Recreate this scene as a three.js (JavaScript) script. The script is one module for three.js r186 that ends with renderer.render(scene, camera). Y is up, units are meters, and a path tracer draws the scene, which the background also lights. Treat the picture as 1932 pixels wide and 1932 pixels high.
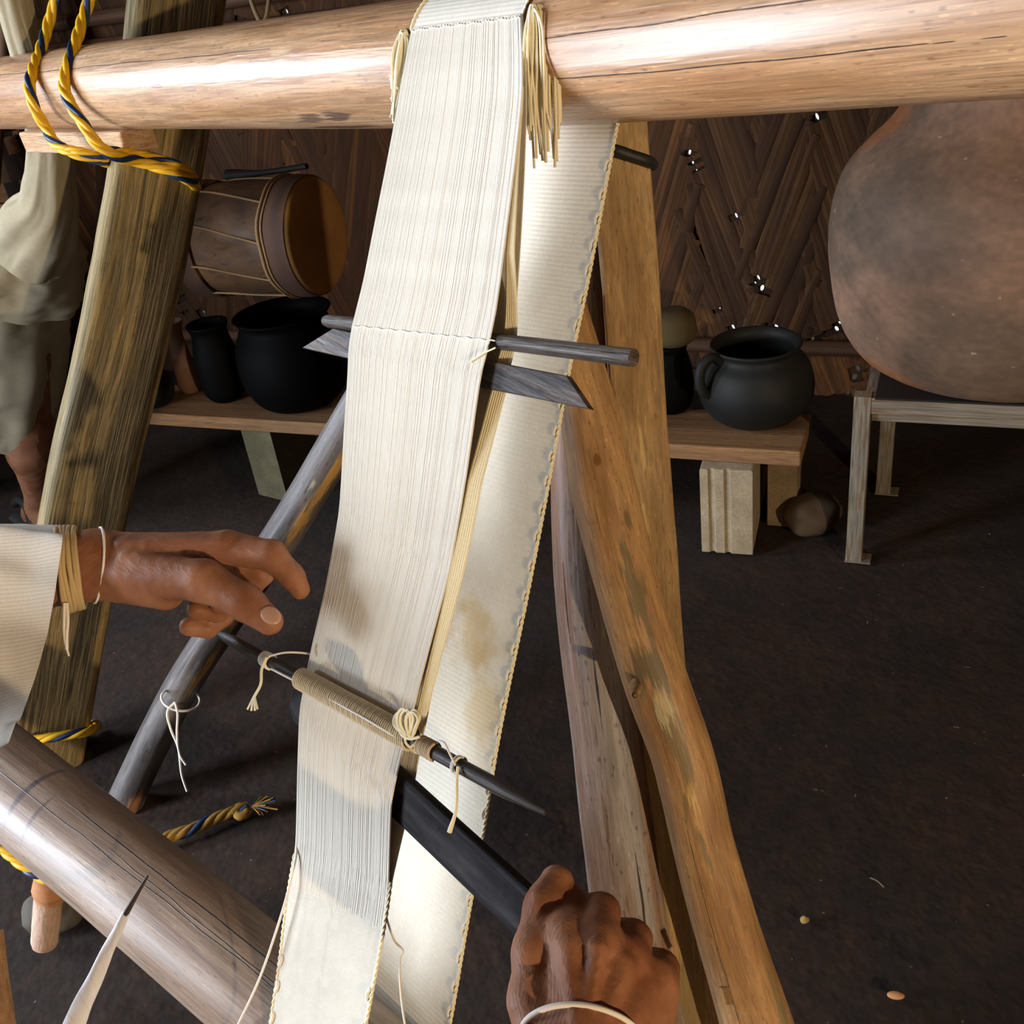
import * as THREE from 'three';
import { mergeGeometries, mergeVertices } from 'three/addons/utils/BufferGeometryUtils.js';
import { MarchingCubes } from 'three/addons/objects/MarchingCubes.js';
import { RoundedBoxGeometry } from 'three/addons/geometries/RoundedBoxGeometry.js';
import { RectAreaLightUniformsLib } from 'three/addons/lights/RectAreaLightUniformsLib.js';

// ---------------------------------------------------------------- camera, sky, light, exposure
const scene = new THREE.Scene();
const V = (x, y, z) => new THREE.Vector3(x, y, z);
const FOCAL = 1900, HALF = 966, PITCH = 30 * Math.PI / 180, ROLL = 8 * Math.PI / 180;
const CAM = V(0, 1.2, 0);
const FWD = V(0, -Math.sin(PITCH), -Math.cos(PITCH));
const UP0 = V(1, 0, 0).cross(FWD);
const RIGHT = V(Math.cos(ROLL), 0, 0).addScaledVector(UP0, -Math.sin(ROLL));
const UPV = V(Math.sin(ROLL), 0, 0).addScaledVector(UP0, Math.cos(ROLL));
const camera = new THREE.PerspectiveCamera(2 * Math.atan(HALF / FOCAL) * 180 / Math.PI, 1, 0.02, 60);
camera.position.copy(CAM);
camera.quaternion.setFromRotationMatrix(new THREE.Matrix4().makeBasis(RIGHT, UPV, FWD.clone().negate()));
scene.add(camera);

scene.background = new THREE.Color(1.6, 1.75, 2.0);            // overcast-bright sky, seen only through chinks and the openings

// room axes: S runs along the back wall to the right, T points out of the back wall into the room
const ES = V(0.906, 0, 0.423), ET = V(-0.423, 0, 0.906);
const room = (s, y, t) => V(0, y, 0).addScaledVector(ES, s).addScaledVector(ET, t);
const WALL_T = -2.62, LEFT_S = -2.72, RIGHT_S = 1.75, FRONT_T = 2.3, CEIL = 2.5;

RectAreaLightUniformsLib.init();
function areaLight(name, color, intensity, w, h, pos, target) {
  const l = new THREE.RectAreaLight(color, intensity, w, h);
  l.name = name; l.position.copy(pos); l.lookAt(target); scene.add(l); return l;
}
// daylight in the two doorways of the left wall (cool), and one bare warm bulb hung behind the camera to the right
areaLight('daylight_left_door', new THREE.Color(0.80, 0.88, 1.0), 36, 0.5, 0.5, room(LEFT_S + 0.02, 1.35, -0.85), room(0, 1.35, -0.85));
areaLight('daylight_entrance', new THREE.Color(0.80, 0.88, 1.0), 34, 0.9, 1.6, room(LEFT_S + 0.02, 1.0, 0.75), room(0, 1.0, 0.75));
const BULB = V(1.15, 1.04, 1.66);
const bulbLight = new THREE.PointLight(new THREE.Color(1.0, 0.76, 0.48), 22, 0, 2); bulbLight.name = 'bulb_light'; bulbLight.position.copy(BULB); bulbLight.castShadow = true; bulbLight.shadow.radius = 1.5; scene.add(bulbLight);
const EXPOSURE = 1.0;

// ---------------------------------------------------------------- helpers
function rng(seed) { let a = seed >>> 0; return () => { a = (a + 0x6D2B79F5) >>> 0; let t = Math.imul(a ^ (a >>> 15), 1 | a); t = (t + Math.imul(t ^ (t >>> 7), 61 | t)) ^ t; return ((t ^ (t >>> 14)) >>> 0) / 4294967296; }; }
const clamp = (x, a = 0, b = 1) => Math.min(b, Math.max(a, x)), lerp = (a, b, t) => a + (b - a) * t;
const sstep = (a, b, x) => { const t = clamp((x - a) / (b - a)); return t * t * (3 - 2 * t); };
function hash(x, y, z) { let h = Math.imul(x, 374761393) + Math.imul(y, 668265263) + Math.imul(z, 2147483647 ^ 0x5bd1e995) | 0; h = Math.imul(h ^ (h >>> 13), 1274126177); return ((h ^ (h >>> 16)) >>> 0) / 4294967296; }
function pn(x, y, px, py, s) {                                   // periodic value noise 0..1
  const xi = Math.floor(x), yi = Math.floor(y), fx = x - xi, fy = y - yi;
  const u = fx * fx * (3 - 2 * fx), w = fy * fy * (3 - 2 * fy);
  const x0 = ((xi % px) + px) % px, x1 = (x0 + 1) % px, y0 = ((yi % py) + py) % py, y1 = (y0 + 1) % py;
  return lerp(lerp(hash(x0, y0, s), hash(x1, y0, s), u), lerp(hash(x0, y1, s), hash(x1, y1, s), u), w);
}
function fb(u, v, fu, fv, s, oct = 4) {                           // u,v in 0..1, tiling
  let a = 0, amp = 0.5, tot = 0;
  for (let i = 0; i < oct; i++) { a += amp * pn(u * fu, v * fv, fu, fv, s + i * 17); tot += amp; amp *= 0.5; fu *= 2; fv *= 2; }
  return a / tot;
}
function n3(x, y, z, s) {                                         // value noise in space
  const xi = Math.floor(x), yi = Math.floor(y), zi = Math.floor(z), fx = x - xi, fy = y - yi, fz = z - zi;
  const q = (t) => t * t * (3 - 2 * t), u = q(fx), v = q(fy), w = q(fz);
  const h = (i, j, k) => hash(xi + i + 1000, yi + j + 1000 + s * 131, zi + k + 1000);
  return lerp(lerp(lerp(h(0, 0, 0), h(1, 0, 0), u), lerp(h(0, 1, 0), h(1, 1, 0), u), v), lerp(lerp(h(0, 0, 1), h(1, 0, 1), u), lerp(h(0, 1, 1), h(1, 1, 1), u), v), w);
}
const ray = (px, py) => FWD.clone().addScaledVector(RIGHT, (px - HALF) / FOCAL).addScaledVector(UPV, (HALF - py) / FOCAL);
const at = (px, py, d) => CAM.clone().addScaledVector(ray(px, py), d);          // the point measured at depth d in that direction
const onLevel = (px, py, h = 0) => { const r = ray(px, py); return CAM.clone().addScaledVector(r, (h - CAM.y) / r.y); };
const onT = (px, py, t) => { const r = ray(px, py); return CAM.clone().addScaledVector(r, (t - ET.dot(CAM)) / ET.dot(r)); };   // on the upright plane at room depth t
const project = (p) => { const q = p.clone().sub(CAM), d = q.dot(FWD); return [HALF + FOCAL * q.dot(RIGHT) / d, HALF - FOCAL * q.dot(UPV) / d, d]; };

function dataTex(w, h, fn, srgb) {
  const a = new Uint8Array(w * h * 4);
  for (let j = 0; j < h; j++) for (let i = 0; i < w; i++) {
    const c = fn((i + 0.5) / w, (j + 0.5) / h), k = (j * w + i) * 4;
    if (typeof c === 'number') a[k] = a[k + 1] = a[k + 2] = clamp(c) * 255;
    else { a[k] = clamp(c[0], 0, 255); a[k + 1] = clamp(c[1], 0, 255); a[k + 2] = clamp(c[2], 0, 255); }
    a[k + 3] = 255;
  }
  const t = new THREE.DataTexture(a, w, h, THREE.RGBAFormat);
  t.wrapS = t.wrapT = THREE.RepeatWrapping; t.magFilter = THREE.LinearFilter; t.minFilter = THREE.LinearMipmapLinearFilter; t.generateMipmaps = true;
  if (srgb) t.colorSpace = THREE.SRGBColorSpace;
  t.needsUpdate = true; return t;
}
const mix3 = (a, b, t) => [lerp(a[0], b[0], t), lerp(a[1], b[1], t), lerp(a[2], b[2], t)];
const std = (o) => new THREE.MeshStandardMaterial({ roughness: 0.85, metalness: 0, ...o });
const phys = (o) => new THREE.MeshPhysicalMaterial({ roughness: 0.85, metalness: 0, ...o });
const hex = (c) => new THREE.Color(c);

// wood with grain along v; u runs round the log or across the board
function woodMaterial(o) {
  const { seed, W = 512, H = 1024, base, alt, dark, fu = 24, fv = 3, fine = 90, finev = 8, large = [3, 3], cracks = [], patches = [], rough = 0.7, bump = 0.0012, darkAmt = 0.55, fineAmt = 0.4, extra = {} } = o;
  const field = (u, v) => {
    const wob = (fb(u, v, 4, 3, seed + 5, 2) - 0.5) * 0.05;
    const L = fb(u, v, large[0], large[1], seed, 3), g = fb(u + wob, v, fu, fv, seed + 40, 4), f = fb(u + wob, v, fine, finev, seed + 80, 3);
    let crack = 0;
    for (const c of cracks) {
      if (v < c[1] || v > c[2]) continue;
      const uu = c[0] + (c[4] || 0) * (v - c[1]) + (pn(v * 40, c[0] * 90, 40, 97, seed + 9) - 0.5) * 0.006;
      let d = Math.abs(u - uu); d = Math.min(d, 1 - d);
      const w = c[3] * Math.min(1, (v - c[1]) * 25, (c[2] - v) * 25);
      crack = Math.max(crack, 1 - sstep(w * 0.5, w, d));
    }
    return { L, g, f, crack };
  };
  const map = dataTex(W, H, (u, v) => {
    const { L, g, f, crack } = field(u, v);
    let c = mix3(base, alt, sstep(0.3, 0.7, L * 0.55 + g * 0.45));
    c = mix3(c, dark, darkAmt * sstep(0.5, 0.74, g * 0.35 + f * 0.65));
    const k = 1 + (f - 0.5) * fineAmt; c = [c[0] * k, c[1] * k, c[2] * k];
    const fl = pn(u * Math.round(W / 3), v * Math.round(H / 8), Math.round(W / 3), Math.round(H / 8), seed + 71); if (fl > 0.8) c = mix3(c, dark, 0.5 * sstep(0.8, 0.98, fl)); else if (fl < 0.12) c = [c[0] * 1.14, c[1] * 1.13, c[2] * 1.1];
    for (const p of patches) {                                    // [u, v, ru, rv, colour, strength, raggedness]
      let du = Math.abs(u - p[0]); du = Math.min(du, 1 - du);
      const d = Math.hypot(du / p[2], (v - p[1]) / p[3]) + ((fb(u, v, 30, 20, seed + 60, 5) - 0.5) + (fb(u, v, 140, 60, seed + 61, 3) - 0.5) * 0.8) * (p[6] ?? 1.2);
      c = mix3(c, p[4], p[5] * (1 - sstep(0.55, 1.05, d)));
    }
    return mix3(c, [dark[0] * 0.35, dark[1] * 0.35, dark[2] * 0.35], crack * 0.85);
  }, true);
  const bm = dataTex(W, H, (u, v) => { const { g, f, crack } = field(u, v); return clamp(0.35 + g * 0.3 + f * 0.35 - crack * 0.6); });
  const rm = dataTex(256, 512, (u, v) => clamp(rough + (fb(u, v, 40, 6, seed + 33, 3) - 0.5) * 0.45));
  return phys({ map, bumpMap: bm, bumpScale: bump, roughness: 1, roughnessMap: rm, ...extra });
}

// swept solid along a curve: section(t, j) -> [x, y] in the frame (side, face); j counts round 0..nU
function sweep(pts, section, { nU = 32, nV = 60, face = V(0, 1, 0.01), closed = false, caps = true, dent = null, uRep = 1, vRep = 1 } = {}) {
  const curve = new THREE.CatmullRomCurve3(pts, closed, 'centripetal');
  const pos = [], uv = [], idx = [];
  const ring = (nU + 1);
  const frames = [];
  for (let i = 0; i <= nV; i++) {
    const s = i / nV, t = curve.getUtoTmapping(s), p = curve.getPoint(t), T = curve.getTangent(t).normalize();
    const X = face.clone().cross(T).normalize(), Y = T.clone().cross(X).normalize();
    frames.push({ p, T });
    for (let j = 0; j <= nU; j++) {
      const [x, y] = section(t, (j % nU) / nU, s);
      const q = p.clone().addScaledVector(X, x).addScaledVector(Y, y);
      if (dent) dent(q, p);
      pos.push(q.x, q.y, q.z); uv.push(j / nU * uRep, s * vRep);
    }
  }
  for (let i = 0; i < nV; i++) for (let j = 0; j < nU; j++) { const a = i * ring + j, b = a + ring; idx.push(a, b, a + 1, b, b + 1, a + 1); }
  if (caps && !closed) for (const [i, s] of [[0, -1], [nV, 1]]) {
    const c = pos.length / 3, { p } = frames[i];
    pos.push(p.x, p.y, p.z); uv.push(0.5, 0.5);
    for (let j = 0; j <= nU; j++) { const k = (i * ring + j) * 3; pos.push(pos[k], pos[k + 1], pos[k + 2]); uv.push(0.5 + 0.12 * Math.cos(j / nU * 6.283), 0.5 + 0.05 * Math.sin(j / nU * 6.283)); }
    for (let j = 0; j < nU; j++) s > 0 ? idx.push(c, c + 1 + j, c + 2 + j) : idx.push(c, c + 2 + j, c + 1 + j);
  }
  const g = new THREE.BufferGeometry();
  g.setAttribute('position', new THREE.Float32BufferAttribute(pos, 3));
  g.setAttribute('uv', new THREE.Float32BufferAttribute(uv, 2));
  g.setIndex(idx); g.computeVertexNormals();
  const n = g.attributes.normal;                                 // one normal across the seam
  for (let i = 0; i <= nV; i++) {
    const a = i * ring, b = a + nU, q = V(n.getX(a) + n.getX(b), n.getY(a) + n.getY(b), n.getZ(a) + n.getZ(b)).normalize();
    n.setXYZ(a, q.x, q.y, q.z); n.setXYZ(b, q.x, q.y, q.z);
  }
  return g;
}
const pick = (arr, t) => { const x = t * (arr.length - 1), i = Math.min(arr.length - 2, Math.floor(x)); return lerp(arr[i], arr[i + 1], x - i); };
// a log given by measured stations [px, py, depth, width in px]
function logGeometry(st, { seed = 1, lump = 0.03, nU = 48, nV = 120, flat = 1, dent, face } = {}) {
  const pts = st.map((s) => at(s[0], s[1], s[2])), rad = st.map((s) => s[3] / 2 * s[2] / FOCAL);
  face = face || CAM.clone().sub(pts[Math.floor(pts.length / 2)]).normalize();
  return sweep(pts, (t, j, s) => {
    const a = (j - 0.25) * Math.PI * 2, end = Math.min(1, 0.9 + Math.min(s, 1 - s) * 12);
    const r = pick(rad, t) * end * (1 + lump * 2 * (fb(j, s, 3, 7, seed, 3) - 0.5) + lump * 0.5 * (fb(j, s, 24, 5, seed + 3, 2) - 0.5));
    return [Math.cos(a) * r, Math.sin(a) * r * flat];
  }, { nU, nV, dent, face });
}
// rounded-rectangle section: perimeter fraction -> point
function rectSection(w, h, r, seed = 0, wear = 0) {
  const pts = [], n = 4;
  for (const [sx, sy, a0] of [[1, 1, 0], [-1, 1, 90], [-1, -1, 180], [1, -1, 270]]) for (let k = 0; k <= n; k++) { const a = (a0 + 90 * k / n) * Math.PI / 180; pts.push([sx * (w / 2 - r) + r * Math.cos(a), sy * (h / 2 - r) + r * Math.sin(a)]); }
  const L = [0]; for (let i = 1; i <= pts.length; i++) { const a = pts[i - 1], b = pts[i % pts.length]; L.push(L[i - 1] + Math.hypot(a[0] - b[0], a[1] - b[1])); }
  return (t, j) => {
    const s = j * L[L.length - 1]; let i = 1; while (L[i] < s && i < L.length - 1) i++;
    const a = pts[i - 1], b = pts[i % pts.length], k = (s - L[i - 1]) / Math.max(1e-9, L[i] - L[i - 1]);
    const m = wear ? 1 + wear * (fb(j, t, 5, 12, seed, 3) - 0.5) : 1;
    return [lerp(a[0], b[0], k) * m, lerp(a[1], b[1], k) * m];
  };
}
// thin round cord through points
function cord(pts, r, { sides = 6, seg = null, closed = false, smooth = true } = {}) {
  const nV = seg ?? Math.max(2, (pts.length - 1) * (smooth ? 6 : 1));
  const curve = smooth ? new THREE.CatmullRomCurve3(pts, closed, 'centripetal') : null;
  const P = []; for (let i = 0; i <= nV; i++) P.push(smooth ? curve.getPoint(i / nV) : pts[Math.round(i / nV * (pts.length - 1))]);
  const pos = [], nor = [], uv = [], idx = []; let X = null;
  for (let i = 0; i <= nV; i++) {
    const T = P[Math.min(nV, i + 1)].clone().sub(P[Math.max(0, i - 1)]); if (closed && (i === 0 || i === nV)) T.copy(P[1]).sub(P[nV - 1]); T.normalize();
    if (!X) X = Math.abs(T.y) > 0.9 ? V(1, 0, 0) : V(0, 1, 0);
    X = X.clone().addScaledVector(T, -X.dot(T)).normalize(); const Y = T.clone().cross(X), rr = typeof r === 'function' ? r(i / nV) : r;
    for (let j = 0; j <= sides; j++) { const a = j / sides * Math.PI * 2, d = X.clone().multiplyScalar(Math.cos(a)).addScaledVector(Y, Math.sin(a)); pos.push(P[i].x + d.x * rr, P[i].y + d.y * rr, P[i].z + d.z * rr); nor.push(d.x, d.y, d.z); uv.push(j / sides, i / nV); }
  }
  for (let i = 0; i < nV; i++) for (let j = 0; j < sides; j++) { const a = i * (sides + 1) + j, b = a + sides + 1; idx.push(a, a + 1, b, b, a + 1, b + 1); }
  if (!closed) for (const [i, s] of [[0, -1], [nV, 1]]) { const c = pos.length / 3; const T = P[i].clone().sub(P[i === 0 ? 1 : nV - 1]).normalize(); pos.push(P[i].x, P[i].y, P[i].z); nor.push(T.x, T.y, T.z); uv.push(0, 0); const o = i * (sides + 1); for (let j = 0; j < sides; j++) s > 0 ? idx.push(c, o + j, o + j + 1) : idx.push(c, o + j + 1, o + j); }
  const g = new THREE.BufferGeometry();
  g.setAttribute('position', new THREE.Float32BufferAttribute(pos, 3)); g.setAttribute('normal', new THREE.Float32BufferAttribute(nor, 3)); g.setAttribute('uv', new THREE.Float32BufferAttribute(uv, 2)); g.setIndex(idx);
  return g;
}
const merge = (gs) => mergeGeometries(gs, false);
// flat-sided slab from a surface function p(u,k), thickness along its normal
function slab(nU, nK, fn, thick, uvScale = [1, 1]) {
  const top = [], nor = []; const G = [];
  for (let k = 0; k <= nK; k++) { G.push([]); for (let i = 0; i <= nU; i++) G[k].push(fn(i / nU, k / nK)); }
  const Nn = (k, i) => { const a = G[k][Math.min(nU, i + 1)].clone().sub(G[k][Math.max(0, i - 1)]), b = G[Math.min(nK, k + 1)][i].clone().sub(G[Math.max(0, k - 1)][i]); return a.cross(b).normalize(); };
  const pos = [], uv = [], idx = [];
  for (const s of [0.5, -0.5]) for (let k = 0; k <= nK; k++) for (let i = 0; i <= nU; i++) { const q = G[k][i].clone().addScaledVector(Nn(k, i), s * thick); pos.push(q.x, q.y, q.z); uv.push(i / nU * uvScale[0], k / nK * uvScale[1]); }
  const w = nU + 1, off = w * (nK + 1);
  for (let k = 0; k < nK; k++) for (let i = 0; i < nU; i++) { const a = k * w + i, b = a + w; idx.push(a, a + 1, b, b, a + 1, b + 1, off + a, off + b, off + a + 1, off + b, off + b + 1, off + a + 1); }
  const edge = (a, b) => idx.push(a, off + a, b, b, off + a, off + b);
  for (let k = 0; k < nK; k++) { edge(k * w, (k + 1) * w); edge((k + 1) * w + nU, k * w + nU); }
  for (let i = 0; i < nU; i++) { edge(i + 1, i); edge(nK * w + i, nK * w + i + 1); }
  const g = new THREE.BufferGeometry();
  g.setAttribute('position', new THREE.Float32BufferAttribute(pos, 3)); g.setAttribute('uv', new THREE.Float32BufferAttribute(uv, 2)); g.setIndex(idx); g.computeVertexNormals();
  return g;
}
// ---- naming
const used = {};
const numbered = (n) => { used[n] = (used[n] ?? -1) + 1; return used[n] ? `${n}_${String(used[n]).padStart(3, '0')}` : n; };
const shade = (m) => { m.castShadow = m.receiveShadow = true; return m; };
function thing(name, label, category, pos = V(0, 0, 0), group) {
  const o = new THREE.Group(); o.name = numbered(name); o.position.copy(pos); o.userData = { label, category }; if (group) o.userData.group = group; scene.add(o); return o;
}
function part(parent, name, geo, mat, label) {                     // geometry comes in world coordinates and is moved under its parent
  let o = V(0, 0, 0); for (let p = parent; p && p !== scene; p = p.parent) o.add(p.position);
  if (o.lengthSq() > 0) geo = geo.clone().translate(-o.x, -o.y, -o.z);
  const m = shade(new THREE.Mesh(geo, mat)); m.name = name; if (label) m.userData.label = label; parent.add(m); return m;
}
function single(name, geo, mat, label, category, group) {          // a thing that is one mesh
  geo.computeBoundingBox(); const c = geo.boundingBox.getCenter(V(0, 0, 0)); c.y = geo.boundingBox.min.y;
  const m = shade(new THREE.Mesh(geo.clone().translate(-c.x, -c.y, -c.z), mat)); m.name = numbered(name); m.position.copy(c); m.userData = { label, category }; if (group) m.userData.group = group; scene.add(m); return m;
}
function struct(name, geo, mat) { const m = shade(new THREE.Mesh(geo, mat)); m.name = name; m.userData = { kind: 'structure' }; scene.add(m); return m; }
function box(w, h, d, pos, quat, r = 0) { const g = r ? new RoundedBoxGeometry(w, h, d, 3, r) : new THREE.BoxGeometry(w, h, d); if (quat) g.applyQuaternion(quat); g.translate(pos.x, pos.y, pos.z); return g; }
const ROOM_Q = new THREE.Quaternion().setFromRotationMatrix(new THREE.Matrix4().makeBasis(ES, V(0, 1, 0), ET));
const frameQ = (x, y) => { const X = x.clone().normalize(), Y = y.clone().addScaledVector(X, -y.dot(X)).normalize(); return new THREE.Quaternion().setFromRotationMatrix(new THREE.Matrix4().makeBasis(X, Y, X.clone().cross(Y))); };

// ---------------------------------------------------------------- the hut: floor, walls, ceiling
const earthMap = dataTex(1024, 1024, (u, v) => {
  const L = fb(u, v, 7, 5, 11, 5), m = fb(u, v, 34, 22, 12, 4), f = fb(u, v, 150, 150, 13, 3);
  let c = mix3([46, 28, 15], [29, 18, 9], sstep(0.3, 0.7, L * 0.6 + m * 0.4));
  c = mix3(c, [50, 32, 20], 0.6 * sstep(0.6, 0.75, fb(u, v, 7, 7, 19, 4)));
  const k = 1 + (f - 0.5) * 0.7; c = [c[0] * k, c[1] * k, c[2] * k];
  const sp = pn(u * 210, v * 210, 210, 210, 21); if (sp > 0.985) c = mix3(c, [190, 165, 140], 0.75);
  return c;
}, true);
const earthBump = dataTex(1024, 1024, (u, v) => clamp(0.5 * fb(u, v, 12, 12, 14, 4) + 0.35 * fb(u, v, 70, 70, 15, 3) + 0.15 * fb(u, v, 220, 220, 16, 2)));
for (const t of [earthMap, earthBump]) t.repeat.set(4, 4);
const earthMat = std({ map: earthMap, bumpMap: earthBump, bumpScale: 0.006, roughness: 0.95 });
{
  const g = new THREE.PlaneGeometry(6.4, 6.4, 160, 160); g.rotateX(-Math.PI / 2);
  const p = g.attributes.position;
  for (let i = 0; i < p.count; i++) p.setY(i, (fb(p.getX(i) / 6.4 + 0.5, p.getZ(i) / 6.4 + 0.5, 9, 9, 31, 4) - 0.5) * 0.012);
  g.computeVertexNormals(); g.applyQuaternion(ROOM_Q); const c = room(-0.4, -0.004, 0.1); g.translate(c.x, c.y, c.z);
  struct('floor', merge([g, box(6.4, 0.1, 6.4, room(-0.4, -0.07, 0.1), ROOM_Q)]), earthMat);
}
const mudMap = dataTex(512, 512, (u, v) => { const m = fb(u, v, 6, 6, 51, 5), f = fb(u, v, 90, 90, 52, 2); return mix3([92, 64, 44], [66, 44, 30], m * 0.7 + f * 0.3); }, true);
const mudMat = std({ map: mudMap, roughness: 0.95, bumpMap: mudMap, bumpScale: 0.01 });
// a wall with one opening, made of four blocks: o + a*X + y*Y, thickness along Z
function wallWith(at0, len, thick, horizontal, hole) {
  const bl = [], add = (a0, a1, y0, y1) => { if (a1 - a0 > 1e-3 && y1 - y0 > 1e-3) bl.push(horizontal ? box(a1 - a0, y1 - y0, thick, at0((a0 + a1) / 2, (y0 + y1) / 2), ROOM_Q) : box(thick, y1 - y0, a1 - a0, at0((a0 + a1) / 2, (y0 + y1) / 2), ROOM_Q)); };
  if (!hole) add(len[0], len[1], -0.02, CEIL); else { const [a0, a1, y0, y1] = hole; add(len[0], a0, -0.02, CEIL); add(a1, len[1], -0.02, CEIL); add(a0, a1, -0.02, y0); add(a0, a1, y1, CEIL); }
  return merge(bl);
}
const TH = 0.12;
struct('wall_left', merge([wallWith((a, y) => room(LEFT_S - TH / 2, y, a), [WALL_T, -0.2], TH, false, [-1.18, -0.52, 0.0, 1.88]), wallWith((a, y) => room(LEFT_S - TH / 2, y, a), [-0.2, FRONT_T], TH, false, [0.28, 1.22, 0.0, 1.88])]), mudMat);
struct('wall_right', wallWith((a, y) => room(RIGHT_S + TH / 2, y, a), [WALL_T, FRONT_T], TH, false, null), mudMat);
struct('wall_front', wallWith((a, y) => room(a, y, FRONT_T + TH / 2), [LEFT_S - TH, RIGHT_S + TH], TH, true, null), mudMat);
struct('ceiling', box(RIGHT_S - LEFT_S + 0.5, 0.14, FRONT_T - WALL_T + 0.5, room((LEFT_S + RIGHT_S) / 2, CEIL + 0.06, (FRONT_T + WALL_T) / 2), ROOM_Q), std({ map: mudMap, color: 0x8a7050, roughness: 1 }));

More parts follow.
